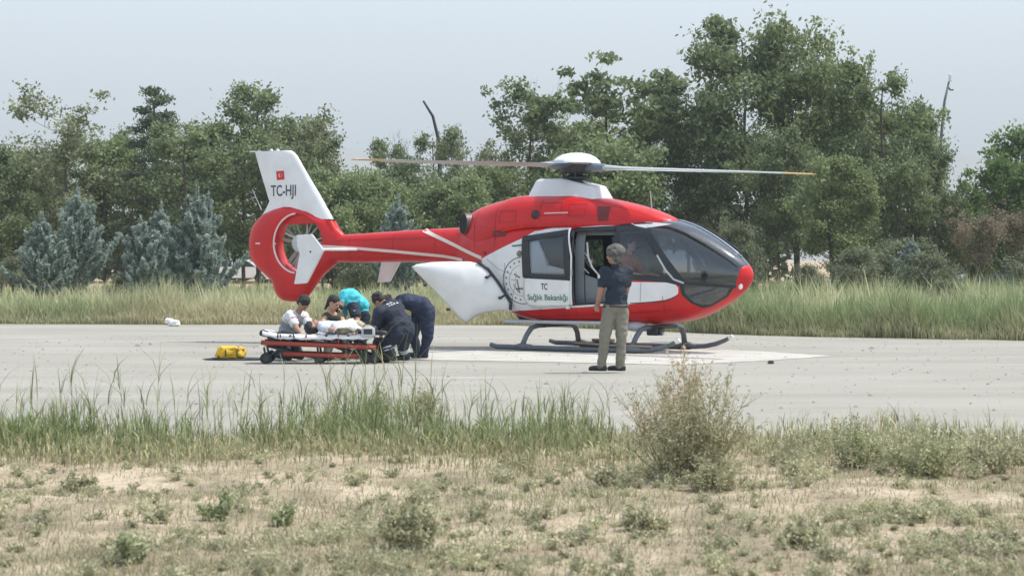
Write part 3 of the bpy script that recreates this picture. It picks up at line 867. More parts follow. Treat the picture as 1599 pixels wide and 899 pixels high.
for x, y in ((760, 433), (781, 465), (664, 445), (700, 483)):
    bm = bmesh.new(); add_box(bm, cpt(x, y, depth(x, y) - 0.14), (0.06, 0.06, 0.045), bevel=0.015)
    if x > 740: add_tube(bm, [cpt(x, y, depth(x, y) - 0.14), cpt(x + 9, y - 5, depth(x, y) - 0.06)], 0.018, 6)
    from_bm('hinge' if x > 740 else 'latch', bm, cl, dgrey)
# rear bulkhead closing the body behind the doors
bm = bmesh.new(); add_prism(bm, [(-1.95, 1.5), (-1.9, 1.85), (-1.5, 2.1), (0.0 - 1.2, 2.1), (-0.95, 0.6), (-1.05, 0.48)], (0.1, 0, 0), (1, 0, 0), (0, 0, 1), 0.6)
from_bm('rear_bulkhead', bm, heli, lining)

# ---- cabin interior
bm = bmesh.new(); add_box(bm, (0.5, 0, 0.70), (2.3, 1.25, 0.05)); from_bm('cabin_floor', bm, heli, lining)
bm = bmesh.new(); add_box(bm, (-0.75, 0, 1.35), (0.05, 1.3, 1.4)); from_bm('cabin_partition', bm, heli, lining)
seat_m = mat('seat_fabric', (0.045, 0.05, 0.06), 0.9)
for s in (1, -1):
    bm = bmesh.new()
    add_box(bm, loc(1.35, 0.36 * s, 0.98), (0.5, 0.46, 0.14), bevel=0.04)
    add_box(bm, loc(1.06, 0.36 * s, 1.38), (0.13, 0.46, 0.75), rot=Matrix.Rotation(R(-8), 3, 'Y'), bevel=0.04)
    add_box(bm, loc(1.0, 0.36 * s, 1.86), (0.1, 0.26, 0.2), bevel=0.04)
    add_box(bm, loc(1.35, 0.36 * s, 0.78), (0.3, 0.3, 0.3))
    from_bm('pilot_seat', bm, heli, seat_m, angle=40)
bm = bmesh.new(); add_box(bm, loc(2.25, 0.0, 1.22), (0.25, 0.9, 0.25), bevel=0.05); add_box(bm, loc(2.2, 0, 0.9), (0.3, 0.3, 0.6)); from_bm('instrument_panel', bm, heli, lining)
bm = bmesh.new(); add_box(bm, loc(-0.15, -0.25, 0.95), (0.5, 0.5, 0.12), bevel=0.04); add_box(bm, loc(-0.42, -0.25, 1.35), (0.12, 0.5, 0.75), bevel=0.04); from_bm('cabin_seat', bm, heli, seat_m, angle=40)
trim = mat('window_trim_white', (0.6, 0.6, 0.6), 0.5)
u0 = OP[0][0]
bm = bmesh.new()
add_tube(bm, [(u0 - 0.82, 0.70, 1.9), (u0 - 0.78, 0.70, 1.68), (u0 - 0.64, 0.71, 1.42), (u0 - 0.5, 0.72, 1.3)], 0.022, 8)
add_tube(bm, [(u0 - 0.70, 0.72, 1.84), (u0 - 0.60, 0.72, 1.68), (u0 - 0.44, 0.72, 1.5)], 0.02, 8)
from_bm('window_trim', bm, heli, trim)

seamr = MATS['dark_red_seam']; seamw = mat('grey_seam', (0.3, 0.31, 0.32), 0.6)
def line_u(u, z0, z1, m, wf, wd=0.008):
    strip('panel_seam', [(u, z0 + (z1 - z0) * i / 10) for i in range(11)], wd, 0.002, m, wfun=wf)
line_u(-1.25, 1.75, 2.5, seamr, both_w); line_u(-0.35, 2.2, 2.6, seamr, both_w); line_u(-1.75, 1.75, 2.4, seamr, both_w)
line_u(1.0, 0.6, 0.9, seamr, hull_w); line_u(-0.3, 0.6, 0.95, seamr, hull_w); line_u(2.0, 0.62, 0.95, seamr, hull_w)
for u_ in (-2.75, -3.7, -4.7): line_u(u_, 1.58, 2.03, seamr, all_w)
strip('panel_seam', [(-5.2, 1.9), (-4, 1.93), (-2.8, 1.95)], 0.006, 0.002, seamr, wfun=all_w)
hz_ = [(-1.05, 1.95), (-0.72, 1.95), (-0.72, 2.12), (-1.05, 2.12), (-1.05, 1.95)]
for (cx_, cz_, w_, h_) in ((-1.0, 2.3, 0.34, 0.2), (-0.15, 2.42, 0.4, 0.22), (0.35, 2.4, 0.3, 0.2)):
    strip('hatch_outline', [(cx_ - w_/2, cz_ - h_/2), (cx_ + w_/2, cz_ - h_/2), (cx_ + w_/2, cz_ + h_/2), (cx_ - w_/2, cz_ + h_/2), (cx_ - w_/2, cz_ - h_/2)], 0.007, 0.002, seamr, wfun=both_w)
for k in range(16):
    u_ = -1.9 + 0.16 * k; disc_patch('fastener', (u_, 2.12 + 0.02 * math.sin(k)), 0.012, seamr, 0.003, both_w)
line_u(-1.0, 1.0, 1.5, seamw, hull_w)

panel_m = mat('cabin_panel_grey', (0.17, 0.19, 0.21), 0.6)
ou, oz = OP[0][0], OP[0][1]
side_patch('interior_panel', [(ou - 0.02, 0.74), (ou + 0.16, 0.74), (ou + 0.16, 2.03), (ou - 0.02, 2.03)], -0.16, panel_m, 0.0)
side_patch('interior_panel', [(ou + 0.165, 0.74), (ou + 0.75, 0.74), (ou + 0.75, 1.12), (ou + 0.165, 1.3)], -0.18, panel_m, 0.0)
side_patch('interior_panel', [(ou + 0.165, 1.97), (ou + 0.165, 2.06), (ou + 0.8, 2.06), (ou + 0.8, 1.97)], -0.17, panel_m, 0.0)
bm = bmesh.new(); add_tube(bm, [loc(ou + 0.2, 0.6, 1.85), loc(ou + 0.22, 0.6, 1.6), loc(ou + 0.3, 0.6, 1.42), loc(ou + 0.42, 0.6, 1.3)], 0.018, 8); from_bm('grab_rail', bm, heli, trim, smooth=True)

strip('panel_seam', H((760, 404), (778, 420), (800, 428)), 0.008, 0.003, seamw)
strip('panel_seam', H((800, 480), (801, 460), (806, 440)), 0.008, 0.003, seamw)
strip('panel_seam', H((1000, 470), (1001, 440)), 0.008, 0.003, seamw)
line_u(1.35, 0.55, 0.95, seamr, hull_w); line_u(0.4, 0.56, 0.9, seamr, hull_w)
strip('panel_seam', H((830, 494), (900, 492), (980, 489), (1050, 484)), 0.007, 0.003, seamr)
# ================================================================== people
skin = mat('skin', (0.50, 0.30, 0.21), 0.55, var=0.1, scale=20)
skin2 = mat('skin_tanned', (0.36, 0.2, 0.14), 0.55, var=0.1, scale=20)
hair_dark = mat('dark_hair', (0.012, 0.011, 0.012), 0.55, bump=0.8, bscale=90)
hair_grey = mat('grey_hair', (0.17, 0.165, 0.15), 0.8, bump=1.0, bscale=80, col2=(0.07, 0.07, 0.065), scale=25)
navy = mat('navy_cloth', (0.018, 0.026, 0.048), 0.85, bump=1.0, bscale=9, var=0.25, scale=6)
navy2 = mat('dark_blue_cloth', (0.02, 0.032, 0.07), 0.8, bump=1.0, bscale=9, var=0.2, scale=5)
navypolo = mat('navy_polo_cloth', (0.014, 0.024, 0.042), 0.85, bump=1.0, bscale=9)
khaki = mat('khaki_trousers_cloth', (0.23, 0.215, 0.175), 0.9, bump=1.0, bscale=8, var=0.15, scale=7)
whitec = mat('white_shirt_cloth', (0.62, 0.64, 0.68), 0.8, bump=0.9, bscale=9)
greyc = mat('grey_shirt_cloth', (0.24, 0.26, 0.31), 0.85, bump=0.9, bscale=9)
turq = mat('turquoise_cloth', (0.06, 0.52, 0.60), 0.7, bump=0.9, bscale=8)
beigec = mat('beige_cloth', (0.42, 0.38, 0.26), 0.85, bump=0.9, bscale=9)
olivec = mat('dark_olive_cloth', (0.05, 0.06, 0.045), 0.85)
shoe_m = mat('black_shoe', (0.012, 0.016, 0.018), 0.5)
shoe_w = mat('white_shoe', (0.6, 0.6, 0.6), 0.5)
refl = mat('reflective_tape', (0.55, 0.58, 0.6), 0.4)

def capsule(bm, p, q, r1, r2, n=14, sq=None):
    """tapered limb with round ends"""
    p, q = Vector(p), Vector(q); d = (q - p); L = d.length
    d = d.normalized() if L > 1e-6 else Vector((0, 0, 1))
    pts = []; rad = []
    for a in (75, 50, 25): pts.append(p - d * r1 * math.sin(R(a))); rad.append(r1 * math.cos(R(a)))
    for t in (0, 0.5, 1): pts.append(p.lerp(q, t)); rad.append(r1 + (r2 - r1) * t)
    for a in (25, 50, 75): pts.append(q + d * r2 * math.sin(R(a))); rad.append(r2 * math.cos(R(a)))
    add_tube(bm, pts, rad, n, squash=sq)

def blob(bm, c, r, rot=None):
    m = Matrix.Translation(Vector(c)) @ (rot.to_4x4() if rot is not None else Matrix.Identity(4)) @ Matrix.Diagonal((*r, 1))
    bmesh.ops.create_icosphere(bm, subdivisions=3, radius=1, matrix=m)

def hand(bm, wrist, fdir, pdir, s=1.0, curl=0.5, side=1):
    """palm, four bent fingers of unequal length and a thumb; fdir = where the fingers point, pdir = palm normal"""
    f = Vector(fdir).normalized(); p = (Vector(pdir) - f * Vector(pdir).dot(f)).normalized(); l = f.cross(p) * side
    w = Vector(wrist)
    pc = w + f * 0.05 * s
    m = Matrix((f, l, p)).transposed()
    blob(bm, pc, (0.055 * s, 0.043 * s, 0.017 * s), m)
    for i, (ln, off) in enumerate(((0.066, 0.03), (0.075, 0.011), (0.07, -0.009), (0.055, -0.028))):
        a = w + f * 0.092 * s + l * off * s
        k1 = a + (f * math.cos(curl * 0.6) + p * math.sin(curl * 0.6)) * ln * 0.5 * s + l * off * 0.2
        k2 = k1 + (f * math.cos(curl * 1.5) + p * math.sin(curl * 1.5)) * ln * 0.5 * s
        capsule(bm, a, k1, 0.0105 * s, 0.0095 * s, 8); capsule(bm, k1, k2, 0.0095 * s, 0.0085 * s, 8)
    a = w + f * 0.03 * s + l * 0.035 * s
    k1 = a + (f * 0.7 + l * 0.75 + p * 0.25).normalized() * 0.04 * s
    k2 = k1 + (f * 0.95 + l * 0.2 + p * 0.35).normalized() * 0.03 * s
    capsule(bm, a, k1, 0.013 * s, 0.011 * s, 8); capsule(bm, k1, k2, 0.011 * s, 0.0095 * s, 8)

def head_shape(bm, c, fwd, up, s=1.0):
    """skull, jaw, nose, brow, lips and ears"""
    f = Vector(fwd).normalized(); u = (Vector(up) - f * Vector(up).dot(f)).normalized(); l = u.cross(f)
    m = Matrix((f, l, u)).transposed()
    P = lambda a, b, cc: Vector(c) + (f * a + l * b + u * cc) * s
    blob(bm, P(-0.01, 0, 0.03), (0.096 * s, 0.076 * s, 0.09 * s), m)
    blob(bm, P(0.022, 0, -0.035), (0.068 * s, 0.058 * s, 0.07 * s), m)
    blob(bm, P(0.055, 0, -0.085), (0.026 * s, 0.026 * s, 0.02 * s), m)
    capsule(bm, P(0.083, 0, 0.01), P(0.104, 0, -0.022), 0.009 * s, 0.014 * s, 8)
    blob(bm, P(0.078, 0, -0.055), (0.014 * s, 0.024 * s, 0.010 * s), m)
    for k in (1, -1):
        blob(bm, P(0.0, 0.078 * k, -0.005), (0.018 * s, 0.009 * s, 0.03 * s), m)
        blob(bm, P(0.077, 0.03 * k, 0.022), (0.012 * s, 0.02 * s, 0.008 * s), m)
    return P, m

def skin_down(name, bm, parent, mats, classify, voxel=0.012, smooth=3):
    """fuse the shapes to one continuous surface; classify(point) -> material index"""
    me = bpy.data.meshes.new(name); bm.to_mesh(me); bm.free()
    o = bpy.data.objects.new(name, me); COL.objects.link(o)
    r = o.modifiers.new('r', 'REMESH'); r.mode = 'VOXEL'; r.voxel_size = voxel
    s = o.modifiers.new('s', 'SMOOTH'); s.factor = 0.5; s.iterations = smooth
    dg = bpy.context.evaluated_depsgraph_get()
    m2 = bpy.data.meshes.new_from_object(o.evaluated_get(dg))
    bpy.data.objects.remove(o); bpy.data.meshes.remove(me)
    m2.name = name
    m2.materials.clear()
    n = len(m2.polygons)
    cen = np.empty(n * 3, dtype=np.float32); m2.polygons.foreach_get('center', cen); cen = cen.reshape(-1, 3)
    o2 = link_mesh(name, m2, parent, mats, smooth=True)
    m2.polygons.foreach_set('material_index', np.array(classify(cen), dtype=np.int32))
    if voxel >= 0.012 and len(mats) > 2:
        nv = len(m2.vertices); nr = np.empty(nv * 3, dtype=np.float32); m2.vertices.foreach_get('normal', nr); nr = nr.reshape(-1, 3)
        co = np.empty(nv * 3, dtype=np.float32); m2.vertices.foreach_get('co', co); co = co.reshape(-1, 3)
        mi = np.empty(n, dtype=np.int32); m2.polygons.foreach_get('material_index', mi)
        cloth = np.zeros(nv, dtype=bool)
        lt_ = np.empty(n, dtype=np.int32); m2.polygons.foreach_get('loop_total', lt_); lv = np.empty(len(m2.loops), dtype=np.int32); m2.loops.foreach_get('vertex_index', lv)
        cloth[lv[np.repeat(mi != 2, lt_)]] = True
        for i in np.nonzero(cloth)[0]:
            c = co[i]
            d = mnoise.noise(Vector((c[0] * 11 + 5, c[1] * 11, c[2] * 16))) * 0.011 + mnoise.noise(Vector((c[0] * 26, c[1] * 26 + 3, c[2] * 34))) * 0.005
            co[i] += nr[i] * d
        m2.vertices.foreach_set('co', co.ravel())
    m2.update()
    return o2

def seg_class(segs):
    """segs = [(p, q, radius, material index)] nearest wins"""
    A = np.array([s[0][:] for s in segs], dtype=float); B = np.array([s[1][:] for s in segs], dtype=float)
    Rr = np.array([s[2] for s in segs]); M_ = np.array([s[3] for s in segs])
    def f(P):
        D = []
        for a, b, r in zip(A, B, Rr):
            ab = b - a; L = max(ab.dot(ab), 1e-9)
            t = np.clip(((P - a) @ ab) / L, 0, 1)
            D.append(np.linalg.norm(P - (a + t[:, None] * ab), axis=1) - r)
        return M_[np.argmin(np.array(D), axis=0)]
    return f

def person(label, J, mats, dims=None, faces=None, group=None, voxel=0.012, hair=None, hair_kind='short', sleeve=0.6, shoes=None, base=None, spine_r=None, bare_calf=0.0, collar=None, hands=True):
    """J: joints in world space: hip, chest, neck, head, fwd, up, shL, elL, wrL, shR, elR, wrR, hpL, knL, anL, hpR, knR, anR, toeL, toeR"""
    base = Vector(base if base is not None else ((J['anL'] + J['anR']) / 2))
    base.z = 0
    root = empty('person', base, 0, label, 'person', group)
    T = {k: (Vector(v) - base if k not in ('fwd', 'up') else Vector(v)) for k, v in J.items()}
    bm = bmesh.new(); segs = []
    TOP, LEG, SK = 0, 1, 2
    d_ = dict(chest=0.165, waist=0.15, hip=0.165, ua=0.055, ea=0.045, wr=0.03, th=0.09, kn=0.062, an=0.05)
    d_.update(dims or {})
    lat = (T['shL'] - T['shR']).normalized()
    hl = (T['hpL'] - T['hpR']).normalized()
    sp = (T['chest'] - T['hip']).normalized()
    fr = lat.cross(sp).normalized()
    m1 = Matrix((lat, fr, sp)).transposed()
    waist = T['hip'].lerp(T['chest'], 0.42)
    top_len = (T['chest'] - T['hip']).length
    blob(bm, T['chest'], (d_['chest'], d_['chest'] * 0.64, top_len * 0.45), m1)
    blob(bm, T['chest'] + sp * 0.06, (d_['chest'] * 1.05, d_['chest'] * 0.55, top_len * 0.28), m1)
    blob(bm, waist, (d_['waist'], d_['waist'] * 0.68, top_len * 0.45), m1)
    blob(bm, T['hip'], (d_['hip'], d_['hip'] * 0.74, 0.14), m1)
    capsule(bm, T['hip'], T['chest'], d_['waist'] * 0.72, d_['chest'] * 0.66)
    hem = T['hip'] + sp * 0.03
    segs += [(hem, T['chest'], d_['waist'] * 0.9, TOP), (T['shL'], T['shR'], 0.06, TOP), (T['hip'] - sp * 0.04, T['hip'] - sp * 0.1, d_['hip'] * 0.9, LEG)]
    capsule(bm, T['chest'] + sp * 0.1, T['neck'], 0.085, 0.055); capsule(bm, T['neck'], T['head'], 0.052, 0.05)
    segs += [(T['neck'] + (T['head'] - T['neck']) * 0.25, T['head'], 0.06, SK), (T['head'], T['head'] + T['up'] * 0.05, 0.1, SK)]
    for s in 'LR':
        sh, el, wr = T['sh' + s], T['el' + s], T['wr' + s]
        capsule(bm, T['chest'] + sp * 0.08, sh, 0.08, d_['ua'] * 1.25)
        if sleeve < 1:
            cut = sh.lerp(el, sleeve)
            capsule(bm, sh, cut, d_['ua'] * 1.25, d_['ua'] * 1.2)
            capsule(bm, cut, el, d_['ua'] * 0.9, d_['ea']); capsule(bm, el, wr, d_['ea'], d_['wr'])
            segs += [(sh, cut, d_['ua'] * 1.2, TOP), (cut.lerp(el, 0.08), el, d_['ua'] * 0.85, SK), (el, wr, d_['ea'], SK)]
        else:
            capsule(bm, sh, el, d_['ua'] * 1.2, d_['ea'] * 1.25); capsule(bm, el, wr, d_['ea'] * 1.25, d_['wr'] * 1.35)
            segs += [(sh, el, d_['ua'] * 1.1, TOP), (el, wr.lerp(el, 0.06), d_['ea'], TOP)]
        if hands:
            hd = T.get('hd' + s, (wr - el).normalized())
            pn = T.get('pn' + s, Vector((0, 0, -1)) if abs(hd.z) < 0.8 else Vector((1, 0, 0)))
            hand(bm, wr, hd, pn, 1.0, 0.6, 1 if s == 'L' else -1)
            segs += [(wr + hd.normalized() * 0.02, wr + hd.normalized() * 0.16, 0.03, SK)]
        hp, kn, an = T['hp' + s], T['kn' + s], T['an' + s]
        capsule(bm, hp, kn, d_['th'], d_['kn'], sq=(1, 1.08)); capsule(bm, kn, an, d_['kn'], d_['an']); capsule(bm, kn.lerp(an, 0.25), kn.lerp(an, 0.5), d_['kn'] * 0.98, d_['kn'] * 0.85)
        blob(bm, hp.lerp(T['hip'], 0.4), (d_['th'] * 1.05,) * 3)
        segs += [(hp, kn, d_['th'], LEG), (kn, an, d_['kn'] * 0.9, LEG)]
    P, m = head_shape(bm, T['head'], T['fwd'], T['up'])
    body = skin_down('body', bm, root, mats, seg_class(segs), voxel, 3)
    # shoes
    for s in 'LR':
        an, toe = T['an' + s], T['toe' + s]
        sb = bmesh.new()
        d = (toe - an); d.z = 0; d.normalize(); an0 = Vector((an.x, an.y, 0))
        mm = Matrix((d, Vector((0, 0, 1)).cross(d), Vector((0, 0, 1)))).transposed()
        zb = an.z - 0.075
        blob(sb, Vector((an.x, an.y, zb + 0.045)) - d * 0.02, (0.065, 0.045, 0.045), mm)
        blob(sb, Vector((an.x, an.y, zb + 0.038)) + d * 0.09, (0.115, 0.05, 0.038), mm)
        capsule(sb, Vector((an.x, an.y, zb + 0.06)), Vector((an.x, an.y, zb + 0.1)), 0.048, 0.047)
        add_box(sb, Vector((an.x, an.y, zb + 0.013)) + d * 0.06, (0.26, 0.085, 0.024), rot=mm, bevel=0.01)
        skin_down('shoe', sb, root, shoes or shoe_m, lambda c: np.zeros(len(c)), 0.01, 2)
    # hair
    if hair is not None:
        hb = bmesh.new()
        k = 1.0
        if hair_kind == 'short':
            blob(hb, P(-0.018, 0, 0.042), (0.1, 0.084, 0.092), m)
            blob(hb, P(-0.05, 0, -0.01), (0.062, 0.075, 0.075), m)
            rnd = random.Random(int(T['head'].x * 1000) % 97)
            for i in range(40):
                a = rnd.uniform(0, 2 * PI); e = rnd.uniform(0.0, 1.4)
                if math.cos(a) * math.cos(e) > 0.5 and e < 0.6: continue
                blob(hb, P(-0.025 + 0.098 * math.cos(a) * math.cos(e), 0.086 * math.sin(a) * math.cos(e), 0.04 + 0.092 * math.sin(e)), (0.016, 0.016, 0.02))
        elif hair_kind == 'curly':
            rnd = random.Random(4)
            blob(hb, P(-0.025, 0, 0.055), (0.122, 0.118, 0.106), m)
            for i in range(70):
                a = rnd.uniform(0, 2 * PI); e = rnd.uniform(-0.35, 1.4)
                q = P(-0.035 + 0.118 * math.cos(a) * math.cos(e), 0.117 * math.sin(a) * math.cos(e), 0.045 + 0.095 * math.sin(e))
                if math.cos(a) * math.cos(e) > 0.55 and e < 0.5: continue
                blob(hb, q, (0.028,) * 3)
            blob(hb, P(-0.06, 0, -0.035), (0.062, 0.092, 0.085), m)
        elif hair_kind == 'tied':
            blob(hb, P(-0.02, 0, 0.042), (0.1, 0.085, 0.09), m)
            blob(hb, P(-0.075, 0, 0.0), (0.05, 0.055, 0.06), m)
            capsule(hb, P(-0.08, 0, -0.02), P(-0.085, 0.0, -0.15), 0.038, 0.018)
        elif hair_kind == 'cap':
            blob(hb, P(-0.01, 0, 0.04), (0.104, 0.088, 0.092), m)
        skin_down('hair', hb, root, hair, lambda c: np.zeros(len(c)), 0.011, 2)
    # eyes (only what the head shape leaves)
    eb = bmesh.new()
    for k in (1, -1): blob(eb, P(0.078, 0.029 * k, 0.008), (0.012, 0.014, 0.009), m)
    from_bm('eyes', eb, root, shoe_m, smooth=True)
    return root, T, P, m, fr, lat, sp

def V3(px, py, Y): return at(px, py, Y)

# -- standing man, seen from behind, looking left
Y0 = 29.35
def Pm(x, z, dy=0.0): return Vector((1.40 + x, Y0 + dy, z))
J = dict(hip=Pm(0.03, 0.93), chest=Pm(0.05, 1.27), neck=Pm(0.03, 1.475, 0.0), head=Pm(0.0, 1.615, 0.02), fwd=Vector((-0.85, 0.5, -0.08)), up=Vector((0, 0, 1)),
         shL=Pm(-0.13, 1.40, -0.03), elL=Pm(-0.185, 1.10, -0.03), wrL=Pm(-0.235, 0.87, 0.06), shR=Pm(0.20, 1.395, 0.05), elR=Pm(0.175, 1.12, 0.12), wrR=Pm(0.10, 0.98, 0.26),
         hpL=Pm(-0.06, 0.86), knL=Pm(-0.125, 0.49, -0.03), anL=Pm(-0.165, 0.10, 0.02), hpR=Pm(0.11, 0.86), knR=Pm(0.105, 0.48, 0.0), anR=Pm(0.095, 0.10, 0.05),
         toeL=Pm(-0.34, 0.03, 0.12), toeR=Pm(-0.06, 0.03, 0.14), hdL=Vector((-0.05, 0.1, -1)), pnL=Vector((1, 0.4, 0)))
man, T, P, m_, fr_, lat_, sp_ = person('standing man with curly grey hair in navy polo shirt and khaki trousers beside the helicopter', J,
    [navypolo, khaki, skin2], dict(chest=0.178, waist=0.164, hip=0.168, ua=0.058, ea=0.046, th=0.096, kn=0.076, an=0.066, wr=0.03), hair=hair_grey, hair_kind='curly', sleeve=0.58)
bm = bmesh.new()
add_lathe(bm, [(0.058, 0.0), (0.072, 0.02), (0.062, 0.06), (0.056, 0.06)], T['neck'] + Vector((0.0, 0.0, -0.035)), 'Z', 20)
from_bm('collar', bm, man, navypolo, smooth=True)
bm = bmesh.new(); add_lathe(bm, [(0.176, -0.012), (0.180, 0.0), (0.176, 0.028)], (0, 0, 0), 'Z', 30)
for v in bm.verts: v.co = Vector((v.co.x, v.co.y * 0.72, v.co.z)) + T['hip'] + Vector((0, 0, -0.015))
from_bm('belt', bm, man, mat('belt_leather', (0.05, 0.04, 0.035), 0.6), smooth=True)
bm = bmesh.new(); blob(bm, T['shL'].lerp(T['elL'], 0.25) + Vector((-0.062, -0.035, 0)), (0.02, 0.022, 0.03)); from_bm('sleeve_badge', bm, man, whitec, smooth=True)

# -- first man on the left: white and grey shirt, kneeling behind the stretcher
Y1 = 33.0
J = dict(hip=V3(447, 528, Y1 + .1), chest=V3(455, 503, Y1), neck=V3(466, 487, Y1 - .1), head=V3(473, 474, Y1 - .16), fwd=Vector((0.45, -0.25, -0.7)), up=Vector((0.5, -0.35, 0.75)),
         shL=V3(474, 493, Y1 + 0.06), elL=V3(484, 509, Y1 - 0.25), wrL=V3(486, 520, Y1 - 0.5), shR=V3(453, 491, Y1 - 0.18), elR=V3(462, 511, Y1 - 0.36), wrR=V3(470, 521, Y1 - 0.56),
         hpL=V3(455, 532, Y1 + .1), knL=V3(470, 558, Y1 - .15), anL=V3(446, 563, Y1 + .2), hpR=V3(440, 532, Y1), knR=V3(452, 559, Y1 - .3), anR=V3(424, 563, Y1 + .1), toeL=V3(430, 565, Y1 + .4), toeR=V3(408, 565, Y1 + .3))
for k in ('knL', 'knR', 'anL', 'anR'): J[k].z = 0.08 if k[0] == 'k' else 0.09
p1, T, P, m_, fr_, lat_, sp_ = person('crouching man in white and grey shirt bending over the left end of the stretcher', J, [whitec, navy, skin2], dict(chest=0.195, waist=0.19, ua=0.062), hair=hair_dark, sleeve=0.7)
# grey back panel
def panel_on(parent, name, src_name, m, test, off=0.004):
    """cloth panel: copy of the body faces that pass the test, lifted off a little"""
    bo = [c for c in parent.children if c.name.startswith(src_name)][0]
    b2 = bmesh.new(); b2.from_mesh(bo.data)
    for f in [f for f in b2.faces if not test(f.calc_center_median(), f.material_index)]: b2.faces.remove(f)
    for v in [v for v in b2.verts if not v.link_faces]: b2.verts.remove(v)
    b2.normal_update()
    for v in b2.verts: v.co += v.normal * off
    for f in b2.faces: f.material_index = 0
    return from_bm(name, b2, parent, m, smooth=True)
a_, b_ = T['neck'], T['hip']
panel_on(p1, 'shirt_back', 'body', greyc, lambda c, mi: mi == 0 and (c - (T['chest'] + (T['hip'] - T['chest']) * 0.0)).dot((T['hip'] - T['neck']).normalized()) > -0.03 and c.x < T['chest'].x + 0.13)
bm = bmesh.new()
for s in 'LR':
    sh, el = T['sh' + s], T['el' + s]; q = sh.lerp(el, 0.45); add_tube(bm, [q, q + (el - sh).normalized() * 0.016], 0.077, 16)
from_bm('sleeve_stripe', bm, p1, mat('red_stripe_cloth', (0.45, 0.04, 0.05), 0.8), smooth=True)

# -- woman with tied dark hair, bare arm
Y2 = 33.05
J = dict(hip=V3(525, 520, Y2 + .35), chest=V3(524, 503, Y2 + .2), neck=V3(517, 489, Y2 + .1), head=V3(521, 473, Y2), fwd=Vector((0.75, -0.35, -0.45)), up=Vector((0.1, 0, 0.9)),
         shL=V3(532, 494, Y2 + 0.25), elL=V3(541, 510, Y2 + 0.0), wrL=V3(536, 519, Y2 - .3), shR=V3(508, 493, Y2 + .05), elR=V3(503, 507, Y2 - .2), wrR=V3(520, 517, Y2 - .5),
         hpL=V3(532, 526, Y2 + .3), knL=V3(545, 555, Y2 - .1), anL=V3(538, 560, Y2 + .4), hpR=V3(516, 526, Y2 + .2), knR=V3(510, 555, Y2 - .2), anR=V3(512, 560, Y2 + .4), toeL=V3(538, 560, Y2 + .7), toeR=V3(512, 560, Y2 + .7))
for k in ('knL', 'knR', 'anL', 'anR'): J[k].z = 0.08
p2, T, P, m_, fr_, lat_, sp_ = person('kneeling woman with tied dark hair and bare arm behind the stretcher', J, [olivec, olivec, skin], dict(chest=0.14, waist=0.125, hip=0.15, ua=0.045, ea=0.037), hair=hair_dark, hair_kind='tied', sleeve=0.12)

# -- paramedic with turquoise back
Y3 = 33.6
J = dict(hip=V3(562, 479, Y3 + .15), chest=V3(547, 465, Y3), neck=V3(534, 476, Y3 - .15), head=V3(526, 484, Y3 - .22), fwd=Vector((-0.2, -0.2, -1)), up=Vector((-0.8, -0.5, 0.1)),
         shL=V3(552, 481, Y3 - .22), elL=V3(558, 500, Y3 - .35), wrL=V3(553, 515, Y3 - .5), shR=V3(533, 474, Y3 + .1), elR=V3(536, 500, Y3 - .1), wrR=V3(537, 514, Y3 - .4),
         hpL=V3(569, 493, Y3 - .0), knL=V3(566, 525, Y3 - .1), anL=V3(570, 552, Y3 + .1), hpR=V3(560, 492, Y3 + .25), knR=V3(556, 525, Y3 + .3), anR=V3(560, 552, Y3 + .4), toeL=V3(555, 555, Y3), toeR=V3(545, 555, Y3 + .2))
for k in ('anL', 'anR'): J[k].z = 0.08
p3, T, P, m_, fr_, lat_, sp_ = person('paramedic in turquoise and navy jacket bent forward behind the stretcher', J, [turq, navy, skin], dict(chest=0.235, waist=0.225, hip=0.19, ua=0.072), hair=hair_dark, sleeve=0.62)
tv = T
panel_on(p3, 'navy_yoke', 'body', navy, lambda c, mi: mi == 0 and min((c - tv['shL'].lerp(tv['elL'], t)).length for t in (0, .3, .6, .8)) < 0.105)
bm = bmesh.new(); q = T['shL'].lerp(T['elL'], 0.35) + Vector((0.0, -0.082, 0.0)); blob(bm, q, (0.035, 0.012, 0.035)); from_bm('round_badge', bm, p3, whitec, smooth=True)

# -- paramedic in navy, back to the camera, white lettering on the jacket
Y4 = 32.3
J = dict(hip=V3(630, 516, Y4), chest=V3(614, 487, Y4 + .05), neck=V3(601, 473, Y4 + .12), head=V3(592, 470, Y4 + .18), fwd=Vector((-0.5, 0.35, -0.8)), up=Vector((-0.6, 0.1, 0.75)),
         shL=V3(592, 487, Y4 - 0.13), elL=V3(586, 508, Y4 - .1), wrL=V3(576, 516, Y4 + .1), shR=V3(614, 476, Y4 + .2), elR=V3(598, 503, Y4 + .3), wrR=V3(586, 516, Y4 + .3),
         hpL=V3(622, 520, Y4 - .12), knL=V3(604, 535, Y4 - .1), anL=V3(611, 556, Y4 - .1), hpR=V3(634, 520, Y4 + .1), knR=V3(629, 540, Y4 + .0), anR=V3(632, 556, Y4 + .1), toeL=V3(596, 565, Y4 - .1), toeR=V3(614, 565, Y4 + .1))
for k in ('anL', 'anR'): J[k].z = 0.10
p4, T, P, m_, fr_, lat_, sp_ = person('paramedic in navy uniform with white lettering across the back, stooping beside the stretcher', J, [navy, navy, skin2], dict(chest=0.24, waist=0.25, hip=0.225, ua=0.075, ea=0.062, th=0.115, kn=0.09, an=0.08), hair=hair_dark, sleeve=1.0)
bm = bmesh.new()
for s in 'LR':
    for t in (0.22, 0.42):
        a, b = T['kn' + s], T['an' + s]; q = a.lerp(b, t); add_tube(bm, [q, q + (b - a).normalized() * 0.022], 0.094 - 0.006 * t, 16)
from_bm('reflective_band', bm, p4, refl, smooth=True)
